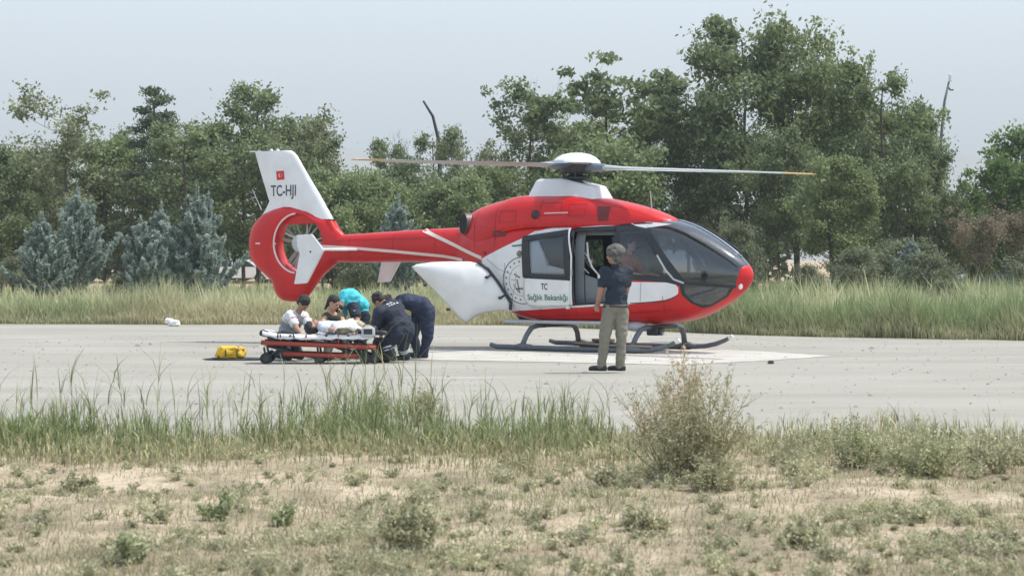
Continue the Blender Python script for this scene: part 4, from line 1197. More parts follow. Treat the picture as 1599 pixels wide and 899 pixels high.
bm = bmesh.new(); a, b = T['elL'], T['wrL']; q = a.lerp(b, 0.35); add_tube(bm, [q, q + (b - a).normalized() * 0.03], 0.066, 14); from_bm('cuff_band', bm, p4, refl, smooth=True)
tc = T['chest'] + sp_ * 0.11
tq = T
def back_line(h0, h1, w0, w1):
    return lambda c, mi: mi == 0 and h0 < (c - tq['chest']).dot(sp_) < h1 and w0 < (c - tq['chest']).dot(lat_) < w1 and (c.y - tq['chest'].y) < -0.02 and (int((c - tq['chest']).dot(lat_) * 60) % 3 != 0)
panel_on(p4, 'back_lettering', 'body', refl, back_line(0.115, 0.14, -0.11, 0.11))
panel_on(p4, 'back_lettering', 'body', refl, back_line(0.072, 0.096, -0.13, 0.13))

# -- second navy paramedic, bent double, straight legs
Y5 = 33.2
J = dict(hip=V3(660, 479, Y5), chest=V3(637, 470, Y5 + .1), neck=V3(618, 469, Y5 + .2), head=V3(607, 474, Y5 + .25), fwd=Vector((-0.6, 0.1, -0.8)), up=Vector((-0.8, 0, 0.5)),
         shL=V3(624, 480, Y5 - .0), elL=V3(618, 505, Y5 + .1), wrL=V3(603, 517, Y5 + .2), shR=V3(622, 474, Y5 + .35), elR=V3(612, 500, Y5 + .45), wrR=V3(600, 515, Y5 + .4),
         hpL=V3(666, 486, Y5 - .08), knL=V3(668, 525, Y5 - .1), anL=V3(661, 556, Y5 - .05), hpR=V3(656, 488, Y5 + .16), knR=V3(644, 522, Y5 + .2), anR=V3(652, 548, Y5 + .35), toeL=V3(648, 560, Y5 - .05), toeR=V3(634, 555, Y5 + .4))
for k in ('anL', 'anR'): J[k].z = 0.10
p5, T, P, m_, fr_, lat_, sp_ = person('paramedic in dark blue bent double behind the other navy one, back turned to the helicopter', J, [navy2, navy2, skin2], dict(chest=0.2, waist=0.205, hip=0.225, ua=0.066, ea=0.055, th=0.13, kn=0.086, an=0.066), hair=hair_dark, sleeve=1.0)

# -- pilot in the right-hand front seat
def hl_(u, w, z):
    return Vector((HX + u * HC - w * HS, HY - u * HS - w * HC, z))
w0 = 0.36
J = dict(hip=hl_(1.22, w0, 1.10), chest=hl_(1.20, w0, 1.45), neck=hl_(1.22, w0, 1.66), head=hl_(1.25, w0, 1.81), fwd=hl_(1, 0, 0) - hl_(0, 0, 0), up=Vector((0, 0, 1)),
         shL=hl_(1.2, w0 - .19, 1.6), elL=hl_(1.32, w0 - .24, 1.34), wrL=hl_(1.58, w0 - .2, 1.3), shR=hl_(1.2, w0 + .19, 1.6), elR=hl_(1.28, w0 + .25, 1.33), wrR=hl_(1.56, w0 + .14, 1.28),
         hpL=hl_(1.26, w0 - .1, 1.08), knL=hl_(1.72, w0 - .12, 1.18), anL=hl_(1.85, w0 - .12, 0.78), hpR=hl_(1.26, w0 + .1, 1.08), knR=hl_(1.72, w0 + .12, 1.18), anR=hl_(1.85, w0 + .12, 0.78), toeL=hl_(2.05, w0 - .12, .7), toeR=hl_(2.05, w0 + .12, .7))
pilot, T, P, m_, fr_, lat_, sp_ = person('pilot in red overalls sitting behind the tinted windows of the cockpit', J, [mat('red_orange_cloth', (0.45, 0.09, 0.05), 0.8), MATS['red_orange_cloth'], skin], hair=hair_dark, sleeve=0.9, base=hl_(1.3, w0, 0))

# ================================================================== stretcher, patient, bags, stones
Ys = 32.0
or_m = mat('red_orange_frame', (0.30, 0.042, 0.025), 0.5, var=0.1)
sheet = mat('white_sheet', (0.66, 0.67, 0.69), 0.8, bump=1.0, bscale=10)
matt = mat('black_mattress', (0.03, 0.035, 0.042), 0.7)
sx = lambda px: (px - 799.5) / LENS_F * Ys
st = empty('stretcher', (sx(490), Ys + 0.05, 0), 0, 'orange and black wheeled ambulance stretcher lowered on the gravel', 'stretcher')
ox, oy = sx(490), Ys + 0.05
def S(px, z, dy): return Vector((sx(px) - ox, dy, z))
for dy in (-0.24, 0.24):
    bm = bmesh.new(); add_tube(bm, [S(410, 0.325, dy), S(420, 0.315, dy), S(500, 0.285, dy), S(588, 0.245, dy)], 0.036, 10); from_bm('side_rail', bm, st, or_m, smooth=True)
    bm = bmesh.new(); add_tube(bm, [S(444, 0.155, dy), S(520, 0.125, dy), S(560, 0.12, dy)], 0.035, 10); from_bm('lower_rail', bm, st, or_m, smooth=True)
    for x0, x1 in ((418, 500), (445, 416), (520, 575), (575, 515)):
        bm = bmesh.new(); add_tube(bm, [S(x0, 0.27, dy * 0.85), S((x0 + x1) / 2, 0.17, dy * 0.9), S(x1, 0.08, dy * 0.85)], 0.018, 8); from_bm('folding_leg', bm, st, matt, smooth=True)
    for x0 in (440, 480, 530):
        bm = bmesh.new(); add_tube(bm, [S(x0, 0.29, dy), S(x0, 0.44, dy * 1.05)], 0.012, 6); from_bm('rail_post', bm, st, or_m)
    bm = bmesh.new(); add_tube(bm, [S(436, 0.36, dy * 1.05), S(436, 0.47, dy * 1.07), S(460, 0.46, dy * 1.07), S(462, 0.36, dy * 1.05)], 0.016, 8); from_bm('hand_rail', bm, st, matt, smooth=True)
    for x0, r in ((417, 0.085), (500, 0.075), (572, 0.085), (586, 0.075)):
        bm = bmesh.new(); add_lathe(bm, [(r * 0.7, -0.018), (r, -0.014), (r, 0.014), (r * 0.7, 0.018)], S(x0, r, dy * 1.02), 'Y', 20); w_ = from_bm('wheel', bm, st, rubber, angle=40)
        bm = bmesh.new(); add_lathe(bm, [(0.0, -0.02), (r * 0.5, -0.02), (r * 0.5, 0.02), (0.0, 0.02)], S(x0, r, dy * 1.02), 'Y', 14); from_bm('rim', bm, w_, dgrey, angle=40)
        bm = bmesh.new(); add_tube(bm, [S(x0, r, dy * 0.92), S(x0 - 3, 0.25, dy * 0.9)], 0.018, 6); from_bm('wheel_fork', bm, st, matt)
for x0 in (412, 460, 530, 585):
    bm = bmesh.new(); add_tube(bm, [S(x0, 0.31 - (x0 - 412) * 0.0004, -0.24), S(x0, 0.31 - (x0 - 412) * 0.0004, 0.24)], 0.022, 8); from_bm('cross_bar', bm, st, or_m)
bm = bmesh.new(); add_box(bm, S(497, 0.385, 0), (1.5, 0.46, 0.085), bevel=0.03); from_bm('mattress', bm, st, matt, angle=40)
bm = bmesh.new(); add_box(bm, S(424, 0.43, 0), (0.34, 0.46, 0.09), rot=Matrix.Rotation(R(14), 3, 'Y'), bevel=0.03); from_bm('back_rest', bm, st, matt, angle=40)
for x0 in (455, 511, 545):
    bm = bmesh.new(); add_box(bm, S(x0, 0.36, 0), (0.045, 0.49, 0.15), bevel=0.01); from_bm('strap', bm, st, matt)
# crumpled sheet on the mattress
nx, ny = 60, 16
V = []; F = []
for i in range(nx + 1):
    for j in range(ny + 1):
        x = 412 + (584 - 412) * i / nx; y = -0.27 + 0.54 * j / ny
        edge = abs(y) / 0.27
        z = 0.435 + 0.02 * mnoise.noise(Vector((x * 0.09, y * 9, 1))) - 0.06 * max(0, edge - 0.85) / 0.15
        if x < 440: z += (440 - x) * 0.0024
        V.append(S(x, z, y)); 
        if i and j: F.append(((i - 1) * (ny + 1) + j - 1, i * (ny + 1) + j - 1, i * (ny + 1) + j, (i - 1) * (ny + 1) + j))
sh_o = pydata('white_bed_sheet', [v + Vector((ox, oy, 0)) - Vector((ox, oy, 0.40)) for v in V], F, None, sheet, smooth=True)
sh_o.location = (ox, oy, 0.40)
s_ = sh_o.modifiers.new('t', 'SOLIDIFY'); s_.thickness = 0.012
tag(sh_o, 'crumpled white sheet spread over the stretcher', 'sheet')
# patient lying down
def W(px, z, dy): return S(px, z, dy) + Vector((ox, oy, 0))
J = dict(hip=W(532, 0.53, 0.0), chest=W(510, 0.545, 0), neck=W(499, 0.54, 0), head=W(489, 0.555, 0), fwd=Vector((0.1, 0, 1)), up=Vector((-1, 0, 0.1)),
         shL=W(505, 0.54, -0.17), elL=W(518, 0.51, -0.22), wrL=W(531, 0.53, -0.15), shR=W(505, 0.54, 0.17), elR=W(518, 0.51, 0.22), wrR=W(531, 0.56, 0.12),
         hpL=W(535, 0.52, -0.09), knL=W(560, 0.58, -0.1), anL=W(585, 0.5, -0.1), hpR=W(535, 0.52, 0.09), knR=W(560, 0.54, 0.1), anR=W(585, 0.5, 0.1), toeL=W(588, 0.6, -0.1), toeR=W(588, 0.6, 0.1))
pat, T, P, m_, fr_, lat_, sp_ = person('patient lying on the stretcher in pale blue and white clothing', J, [mat('pale_blue_cloth', (0.3, 0.4, 0.55), 0.8, bump=1.0, bscale=9, col2=(0.65, 0.68, 0.72), scale=9), beigec, skin2], dict(chest=0.15, waist=0.14, hip=0.15, th=0.08, kn=0.06, an=0.045), hair=hair_dark, sleeve=0.5, base=W(520, 0, 0))
bm = bmesh.new()
bmesh.ops.create_grid(bm, x_segments=24, y_segments=14, size=0.5)
for v in bm.verts:
    x, y = v.co.x, v.co.y
    v.co = Vector((x * 0.44 + 0.02 * mnoise.noise(Vector((y * 5, 1, 3))), y * 0.5 + 0.02 * mnoise.noise(Vector((x * 5, 7, 3))), 0.105 - 0.22 * (abs(y) * 2) ** 2.2 * 0.5 - 0.07 * (abs(x) * 2) ** 3 + 0.06 * mnoise.noise(Vector((x * 5, y * 5, 3))) + 0.02 * mnoise.noise(Vector((x * 14, y * 14, 9)))))
o = from_bm('blanket', bm, None, sheet, smooth=True); o.location = W(545, 0.545, 0.0); s_ = o.modifiers.new('t', 'SOLIDIFY'); s_.thickness = 0.015
tag(o, 'folded white blanket over the patient on the stretcher', 'blanket')
# equipment at the foot end
bm = bmesh.new(); add_box(bm, (0, 0, 0.075), (0.2, 0.22, 0.15), bevel=0.03); mo = from_bm('medical_monitor', bm, None, lgrey, angle=40); mo.location = W(576, 0.40, -0.17)
tag(mo, 'pale grey medical monitor box hanging at the foot end of the stretcher', 'monitor')
bm = bmesh.new(); add_box(bm, (0, -0.112, 0.085), (0.13, 0.006, 0.08), bevel=0.002); from_bm('screen', bm, mo, dgrey)
bm = bmesh.new(); add_tube(bm, [(-0.07, 0, 0.15), (-0.06, 0, 0.19), (0.06, 0, 0.19), (0.07, 0, 0.15)], 0.01, 6); from_bm('handle', bm, mo, matt)
def lumpy(name, loc_, size, m, seed, amp=0.12, sub=4, freq=1.6, flat=True, cut=2.6):
    bm = bmesh.new(); bmesh.ops.create_icosphere(bm, subdivisions=sub, radius=1)
    for v in bm.verts:
        n = v.co.normalized(); p = Vector([math.copysign(abs(c) ** (2 / cut), c) for c in n])
        p *= 1 + amp * mnoise.noise(n * freq + Vector((seed, 0, 0))) + amp * 0.4 * mnoise.noise(n * freq * 3 + Vector((0, seed, 0)))
        v.co = Vector((p.x * size[0] / 2, p.y * size[1] / 2, max(p.z, -0.82) * size[2] / 2 + size[2] * 0.41))
    o = from_bm(name, bm, None, m, smooth=True); o.location = loc_
    return o
bag_y = mat('yellow_fabric', (0.72, 0.47, 0.025), 0.6, bump=0.6, bscale=14, var=0.15, scale=6)
g = at(360, 562, 33.1); g.z = 0.006
yb = lumpy('yellow_bag', (g.x, 33.1, 0.035), (0.4, 0.3, 0.19), bag_y, 3.3, 0.34, freq=2.6, cut=4.0)
tag(yb, 'yellow fabric equipment pouch lying on the gravel left of the stretcher', 'bag')
bm = bmesh.new(); add_box(bm, (-0.14, -0.02, 0.10), (0.12, 0.18, 0.06), rot=Matrix.Rotation(R(12), 3, 'Y'), bevel=0.015); from_bm('flap', bm, yb, bag_y, angle=40)
bm = bmesh.new(); add_tube(bm, [(-0.1, -0.13, 0.12), (0.0, -0.16, 0.06), (0.1, -0.14, 0.11)], 0.012, 6); from_bm('strap', bm, yb, mat('yellow_strap', (0.5, 0.3, 0.02), 0.7))
for xx in (-0.06, 0.12):
    bm = bmesh.new(); add_tube(bm, [(xx, -0.165, 0.02), (xx, -0.16, 0.12), (xx + 0.01, -0.05, 0.175)], 0.009, 6); from_bm('strap', bm, yb, matt)
mt = lumpy('black_mat', (g.x + 0.08, 33.12, 0.0), (0.92, 0.4, 0.045), matt, 5.1, 0.15)
tag(mt, 'flat black mat under the yellow pouch', 'mat')
stone_m = mat('pale_stone', (0.5, 0.49, 0.46), 0.9, bump=0.8, bscale=25, var=0.25, scale=12)
for i, (px, py, w_, h_, lab) in enumerate(((264, 504, 0.17, 0.10, 'pale lump of rubble at the far gravel edge, left one of a pair'), (272, 507, 0.2, 0.11, 'pale lump of rubble at the far gravel edge, right one of a pair'))):
    Y = ground_y(py + 2); p = at(px, py, Y)
    o = lumpy('rubble_stone', (p.x, Y, 0), (w_ * 1.3, w_, h_ * 1.5), mat('white_stone', (0.75, 0.74, 0.72), 0.8), 7.7 + i, 0.3); tag(o, lab, 'stone')
o = lumpy('dark_stone', (at(1204, 568, 31.9).x, 31.9, 0), (0.09, 0.08, 0.06), mat('dark_stone', (0.08, 0.08, 0.075), 0.9), 2.2, 0.25); tag(o, 'small dark stone lying on the gravel right of the helicopter nose', 'stone')
# black kit bag between the foot of the stretcher and the paramedics
o = lumpy('kit_bag', W(592, 0.0, 0.45), (0.3, 0.3, 0.42), matt, 9.1, 0.15); tag(o, 'black kit bag standing by the foot of the stretcher', 'bag')

# ================================================================== parked cars far behind the trees
def car(name, loc_, rz, paint, label, L=4.1, Hh=1.47, Wd=1.72):
    root = empty(name, loc_, rz, label, 'car')
    lower = [(-L/2, 0.45), (-L/2 + 0.02, 0.78), (-L/2 + 0.15, 0.92), (-L/2 + .9, 0.95), (0.55, 0.95), (L/2 - 0.35, 0.80), (L/2 - 0.05, 0.66), (L/2, 0.45), (L/2 - 0.1, 0.25), (L/2 - 0.42, 0.22)]
    arch = lambda cx: [(cx + 0.36 * math.cos(R(a)), 0.3 + 0.36 * math.sin(R(a))) for a in range(0, 181, 20)]
    lower += arch(L/2 - 0.85) + arch(-L/2 + 0.75) + [(-L/2 + 0.35, 0.22), (-L/2 + 0.05, 0.28)]
    bm = bmesh.new(); add_prism(bm, lower, (0, 0, 0), (1, 0, 0), (0, 0, 1), Wd)
    bmesh.ops.bevel(bm, geom=[e for e in bm.edges if abs(abs(e.verts[0].co.y) - Wd/2) < 1e-4 and abs(e.verts[0].co.y - e.verts[1].co.y) < 1e-4], offset=0.05, segments=3, affect='EDGES')
    from_bm('body', bm, root, paint, angle=40)
    V = []; up = [(-L/2 + 0.12, 0.93), (-L/2 + 0.5, Hh - 0.06), (-L/2 + 0.95, Hh), (0.05, Hh), (0.42, Hh - 0.08), (1.15, 0.93)]
    bm = bmesh.new(); rg = []
    for s in (-1, 1):
        rg.append([bm.verts.new((x, s * (Wd/2 - 0.06 - 0.17 * (z - 0.93) / (Hh - 0.93)), z)) for x, z in up])
    n = len(up); bm.faces.new(rg[0]); bm.faces.new(list(reversed(rg[1])))
    for i in range(n): bm.faces.new((rg[0][i], rg[1][i], rg[1][(i + 1) % n], rg[0][(i + 1) % n]))
    bmesh.ops.recalc_face_normals(bm, faces=bm.faces)
    bmesh.ops.bevel(bm, geom=list(bm.edges), offset=0.04, segments=2, affect='EDGES')
    from_bm('roof', bm, root, paint, angle=40)
    for s in (-1, 1):
        for poly in ([(-L/2 + 0.5, 0.98), (-L/2 + 0.78, Hh - 0.12), (-L/2 + 1.35, Hh - 0.08), (-L/2 + 1.35, 0.98)], [(-L/2 + 1.42, 0.98), (-L/2 + 1.42, Hh - 0.08), (0.02, Hh - 0.09), (0.32, Hh - 0.16), (0.85, 0.98)]):
            bm = bmesh.new()
            vs = [bm.verts.new((x, s * (Wd/2 - 0.045 - 0.17 * (z - 0.93) / (Hh - 0.93)), z)) for x, z in poly]
            r_ = bmesh.ops.extrude_face_region(bm, geom=[bm.faces.new(vs)])
            for v in r_['geom']:
                if isinstance(v, bmesh.types.BMVert): v.co.y -= s * 0.02
            from_bm('window', bm, root, black)
        bm = bmesh.new(); add_box(bm, (L/2 - 0.25, s * (Wd/2 - 0.2), 0.66), (0.3, 0.3, 0.14), bevel=0.03); from_bm('headlight', bm, root, lgrey)
        for cx in (L/2 - 0.85, -L/2 + 0.75):
            bm = bmesh.new(); add_lathe(bm, [(0.2, -0.1), (0.3, -0.09), (0.31, 0), (0.3, 0.09), (0.2, 0.1)], (cx, s * (Wd/2 - 0.1), 0.31), 'Y', 20); w_ = from_bm('wheel', bm, root, rubber, angle=40)
            bm = bmesh.new(); add_lathe(bm, [(0.0, -0.102), (0.19, -0.1), (0.19, 0.1), (0.0, 0.102)], (cx, s * (Wd/2 - 0.1), 0.31), 'Y', 16); from_bm('rim', bm, w_, lgrey, angle=40)
    bm = bmesh.new(); vs = [bm.verts.new(p) for p in ((1.12, -0.68, 0.965), (1.12, 0.68, 0.965), (0.46, 0.58, Hh - 0.1), (0.46, -0.58, Hh - 0.1))]; bm.faces.new(vs)
    for v in bm.verts: v.co += Vector((0.035, 0, 0.03))
    o = from_bm('windscreen', bm, root, black); o.modifiers.new('t', 'SOLIDIFY').thickness = 0.02
    return root
car('parked_car', (at(381, 404, 128).x, 128, 0.12), R(-4), mat('white_car_paint', (0.8, 0.8, 0.8), 0.3, coat=0.6), 'white hatchback parked beyond the trees, partly behind the helicopter tail', L=3.9)
car('parked_car', (at(1548, 404, 98).x, 98, 0.0), R(188), mat('dark_blue_car_paint', (0.015, 0.025, 0.06), 0.3, coat=0.6), 'dark blue car parked beyond the trees at the right', L=3.6)
# ================================================================== land
rng = np.random.default_rng(7)
_tab = np.random.default_rng(11).random((256, 256)).astype(np.float64)
def vnoise(x, y):
    x = np.asarray(x, float); y = np.asarray(y, float)
    xi = np.floor(x).astype(int); yi = np.floor(y).astype(int); fx = x - xi; fy = y - yi
    fx = fx * fx * (3 - 2 * fx); fy = fy * fy * (3 - 2 * fy)
    g = lambda a, b: _tab[a % 256, b % 256]
    return (g(xi, yi) * (1 - fx) + g(xi + 1, yi) * fx) * (1 - fy) + (g(xi, yi + 1) * (1 - fx) + g(xi + 1, yi + 1) * fx) * fy
def fbm(x, y, o=4):
    s = 0; a = 0.5; t = 0
    for i in range(o): s = s + a * vnoise(x * 2 ** i + 17 * i, y * 2 ** i + 5 * i); t += a; a *= 0.5
    return s / t
def near_edge(x):      # near edge of the gravel pad
    return 18.6 + 0.9 * (fbm(x * 0.6 + 3, x * 0 + 2) - 0.5) * 2 - np.clip((x - 1.2) * 0.28, 0, 1.0)
EX = np.array([-80, -30, -12.4, 0, 1.6, 4.1, 5.3, 9.9, 30, 80.]); EY = np.array([58, 54, 51.8, 51.0, 48.5, 45.2, 43.9, 41.2, 39., 37.])
def far_edge(x): return np.interp(x, EX, EY) + 0.5 * (fbm(x * 0.8, x * 0 + 9) - 0.5)
def gh(x, y):
    x = np.asarray(x, float); y = np.asarray(y, float)
    fall = np.clip((near_edge(x) - 0.3 - y) / 1.5, 0, 1)
    far = np.clip((y - far_edge(x) - 0.2) / 1.5, 0, 1)
    return fall * (0.03 + 0.13 * (fbm(x * 0.9, y * 0.9, 4) - 0.45) + 0.03 * (fbm(x * 5, y * 5, 3) - 0.5)) + far * 0.06 - 0.012

def grid_sheet(name, xs, ys, zf, m, kind='structure'):
    X, Y = np.meshgrid(xs, ys); Z = zf(X, Y)
    V = np.stack([X.ravel(), Y.ravel(), Z.ravel()], 1)
    nx, ny = len(xs), len(ys)
    i = np.arange(nx - 1)[None, :] + nx * np.arange(ny - 1)[:, None]; i = i.ravel()
    me = raw_mesh(name, V, np.stack([i, i + 1, i + nx + 1, i + nx], 1))
    me.polygons.foreach_set('use_smooth', np.ones(len(me.polygons), dtype=bool))
    o = link_mesh(name, me, None, m); tag(o, kind=kind)
    return o

def ground_mat():
    m = bpy.data.materials.new('dry_soil_and_straw'); m.use_nodes = True
    nt = m.node_tree; b = nt.nodes['Principled BSDF']; b.inputs['Roughness'].default_value = 0.95; b.inputs['Specular IOR Level'].default_value = 0.1
    tc = nt.nodes.new('ShaderNodeTexCoord')
    def noi(sc, det=6, ro=0.6):
        n = nt.nodes.new('ShaderNodeTexNoise'); n.inputs['Scale'].default_value = sc; n.inputs['Detail'].default_value = det; n.inputs['Roughness'].default_value = ro
        nt.links.new(tc.outputs['Object'], n.inputs['Vector']); return n
    def ramp(n, stops):
        r = nt.nodes.new('ShaderNodeValToRGB'); nt.links.new(n.outputs['Fac'], r.inputs[0])
        e = r.color_ramp.elements
        e[0].position = stops[0][0]; e[0].color = (*stops[0][1], 1); e[1].position = stops[-1][0]; e[1].color = (*stops[-1][1], 1)
        for p, c in stops[1:-1]:
            k = e.new(p); k.color = (*c, 1)
        return r
    r1 = ramp(noi(1.3), [(0.36, (0.27, 0.235, 0.17)), (0.48, (0.41, 0.345, 0.255)), (0.60, (0.56, 0.475, 0.37))])
    r2 = ramp(noi(26, 8, 0.75), [(0.34, (0.42, 0.40, 0.36)), (0.47, (0.92, 0.92, 0.9)), (0.66, (1.25, 1.22, 1.16))])
    mx = nt.nodes.new('ShaderNodeMix'); mx.data_type = 'RGBA'; mx.blend_type = 'MULTIPLY'; mx.inputs['Factor'].default_value = 0.8
    nt.links.new(r1.outputs[0], mx.inputs['A']); nt.links.new(r2.outputs[0], mx.inputs['B'])
    # farther field: greener straw
    sp = nt.nodes.new('ShaderNodeSeparateXYZ'); nt.links.new(tc.outputs['Object'], sp.inputs[0])
    mr = nt.nodes.new('ShaderNodeMapRange'); mr.inputs['From Min'].default_value = 30; mr.inputs['From Max'].default_value = 42; nt.links.new(sp.outputs['Y'], mr.inputs['Value'])
    r3 = ramp(noi(0.25), [(0.35, (0.16, 0.17, 0.09)), (0.65, (0.30, 0.27, 0.16))])
    m2 = nt.nodes.new('ShaderNodeMix'); m2.data_type = 'RGBA'
    nt.links.new(mr.outputs[0], m2.inputs['Factor']); nt.links.new(mx.outputs['Result'], m2.inputs['A']); nt.links.new(r3.outputs[0], m2.inputs['B'])
    mr2 = nt.nodes.new('ShaderNodeMapRange'); mr2.inputs['From Min'].default_value = 105; mr2.inputs['From Max'].default_value = 118; nt.links.new(sp.outputs['Y'], mr2.inputs['Value'])
    r4 = ramp(noi(0.03), [(0.35, (0.40, 0.30, 0.20)), (0.65, (0.48, 0.38, 0.27))])
    m3 = nt.nodes.new('ShaderNodeMix'); m3.data_type = 'RGBA'
    nt.links.new(mr2.outputs[0], m3.inputs['Factor']); nt.links.new(m2.outputs['Result'], m3.inputs['A']); nt.links.new(r4.outputs[0], m3.inputs['B'])
    nt.links.new(m3.outputs['Result'], b.inputs['Base Color'])
    bp = nt.nodes.new('ShaderNodeBump'); bp.inputs['Strength'].default_value = 0.9; bp.inputs['Distance'].default_value = 0.02
    nt.links.new(noi(45, 8, 0.7).outputs['Fac'], bp.inputs['Height']); nt.links.new(bp.outputs[0], b.inputs['Normal'])
    return m

def gravel_mat():
    m = bpy.data.materials.new('pale_gravel'); m.use_nodes = True
    nt = m.node_tree; b = nt.nodes['Principled BSDF']; b.inputs['Roughness'].default_value = 0.9; b.inputs['Specular IOR Level'].default_value = 0.2
    tc = nt.nodes.new('ShaderNodeTexCoord')
    mp = nt.nodes.new('ShaderNodeMapping'); mp.inputs['Scale'].default_value = (0.35, 1, 1); nt.links.new(tc.outputs['Object'], mp.inputs[0])
    n1 = nt.nodes.new('ShaderNodeTexNoise'); n1.inputs['Scale'].default_value = 0.5; n1.inputs['Detail'].default_value = 8; n1.inputs['Roughness'].default_value = 0.65; nt.links.new(mp.outputs[0], n1.inputs['Vector'])
    r = nt.nodes.new('ShaderNodeValToRGB'); nt.links.new(n1.outputs['Fac'], r.inputs[0])
    e = r.color_ramp.elements; e[0].position = 0.3; e[0].color = (0.275, 0.266, 0.235, 1); e[1].position = 0.7; e[1].color = (0.365, 0.356, 0.322, 1)
    k = e.new(0.5); k.color = (0.32, 0.312, 0.28, 1)
    n2 = nt.nodes.new('ShaderNodeTexNoise'); n2.inputs['Scale'].default_value = 60; n2.inputs['Detail'].default_value = 5; nt.links.new(tc.outputs['Object'], n2.inputs['Vector'])
    r2 = nt.nodes.new('ShaderNodeValToRGB'); nt.links.new(n2.outputs['Fac'], r2.inputs[0]); e = r2.color_ramp.elements
    e[0].position = 0.3; e[0].color = (0.8, 0.8, 0.79, 1); e[1].position = 0.62; e[1].color = (1.05, 1.05, 1.05, 1)
    mx = nt.nodes.new('ShaderNodeMix'); mx.data_type = 'RGBA'; mx.blend_type = 'MULTIPLY'; mx.inputs['Factor'].default_value = 1
    nt.links.new(r.outputs[0], mx.inputs['A']); nt.links.new(r2.outputs[0], mx.inputs['B'])
    # sparse pale scars of limestone dust
    n3 = nt.nodes.new('ShaderNodeTexNoise'); n3.inputs['Scale'].default_value = 0.9; n3.inputs['Detail'].default_value = 7; mp2 = nt.nodes.new('ShaderNodeMapping'); mp2.inputs['Scale'].default_value = (0.25, 1, 1); mp2.inputs['Location'].default_value = (3, 7, 0)
    nt.links.new(tc.outputs['Object'], mp2.inputs[0]); nt.links.new(mp2.outputs[0], n3.inputs['Vector'])
    mr = nt.nodes.new('ShaderNodeMapRange'); mr.inputs['From Min'].default_value = 0.63; mr.inputs['From Max'].default_value = 0.85; nt.links.new(n3.outputs['Fac'], mr.inputs['Value'])
    m2 = nt.nodes.new('ShaderNodeMix'); m2.data_type = 'RGBA'; nt.links.new(mr.outputs[0], m2.inputs['Factor']); nt.links.new(mx.outputs['Result'], m2.inputs['A']); m2.inputs['B'].default_value = (0.47, 0.465, 0.435, 1)
    nt.links.new(m2.outputs['Result'], b.inputs['Base Color'])
    bp = nt.nodes.new('ShaderNodeBump'); bp.inputs['Strength'].default_value = 0.5; bp.inputs['Distance'].default_value = 0.01
    nt.links.new(n2.outputs['Fac'], bp.inputs['Height']); nt.links.new(bp.outputs[0], b.inputs['Normal'])
    return m

xs = np.concatenate([-np.geomspace(9000, 7.2, 40), np.arange(-7, 7.01, 0.11), np.geomspace(7.2, 9000, 40)])
ys = np.concatenate([[-300, -60, -10, 0, 5], np.arange(8, 20.5, 0.11), np.arange(21, 60, 0.7), np.geomspace(61, 16000, 50)])
grid_sheet('ground', xs, ys, gh, ground_mat())
# gravel pad
xs = np.concatenate([np.linspace(-80, -14, 20), np.arange(-13, 13, 0.25), np.linspace(14, 80, 20)])
V = []; nrow = 40
for j in range(nrow + 1):
    t = j / nrow
    for x in xs:
        V.append((x, float(near_edge(x)) * (1 - t) + float(far_edge(x)) * t, 0.0 if 0 < j < nrow else -0.02))
nx = len(xs); i = (np.arange(nx - 1)[None, :] + nx * np.arange(nrow)[:, None]).ravel()
pad = link_mesh('gravel_pad', raw_mesh('gravel_pad', V, np.stack([i, i + 1, i + nx + 1, i + nx], 1)), None, gravel_mat()); tag(pad, kind='structure')
# white painted landing square (worn edges come from an uneven outline)
corn = [at(655, 562, ground_y(562)), at(860, 565, ground_y(565.5)), at(1062, 570, ground_y(570)), at(1180, 564, ground_y(564)), at(1302, 556, ground_y(556)), at(1215, 550, ground_y(550.5)), at(1128, 546, ground_y(546)), at(800, 546.5, ground_y(546.5)), at(655, 548, ground_y(548))]
poly = []
for a, b in zip(corn, corn[1:] + corn[:1]):
    k = max(2, int((b - a).length / 0.12))
    for t in range(k):
        q = a.lerp(b, t / k); n_ = (b - a).cross(Vector((0, 0, 1))).normalized()
        poly.append(Vector((q.x, q.y, 0.004)) + n_ * 0.16 * (float(fbm(q.x * 1.7, q.y * 1.7, 4)) - 0.5))
bm = bmesh.new(); bm.faces.new([bm.verts.new((p.x, p.y, 0.005)) for p in poly]); bmesh.ops.triangulate(bm, faces=bm.faces)
wp_ = from_bm('landing_marking', bm, None, mat('worn_white_marking', (0.50, 0.485, 0.44), 0.8, col2=(0.39, 0.38, 0.35), scale=2.5)); tag(wp_, kind='structure')
# small gravel stones
n = 1700
X = rng.uniform(-9, 9, n); Y = rng.uniform(19, 44, n); keep = np.abs(X) < 0.26 * Y; X = X[keep]; Y = Y[keep]; n = len(X)
S_ = rng.uniform(0.008, 0.028, n) * (1 + (rng.random(n) > 0.985) * 1.5)
oct_v = np.array([[1, 0, 0], [0, 1, 0], [-1, 0, 0], [0, -1, 0], [0, 0, 0.8]]); oct_f = np.array([[0, 1, 4], [1, 2, 4], [2, 3, 4], [3, 0, 4]])
V = (oct_v[None] * (S_[:, None, None] * rng.uniform(0.6, 1.3, (n, 1, 3))) + np.stack([X, Y, np.full(n, 0.001)], 1)[:, None]).reshape(-1, 3)
F = (oct_f[None] + 5 * np.arange(n)[:, None, None]).reshape(-1, 3)
cc_ = rng.uniform(0.16, 0.36, n)[:, None] * np.array([[1, 0.97, 0.9]])
peb = link_mesh('gravel', raw_mesh('gravel', V, F, np.repeat(cc_, 4, 0)), None, mat('stone_tint', (1, 1, 1), 0.9, attr='tint')); tag(peb, 'scattered small stones on the gravel pad', kind='stuff')

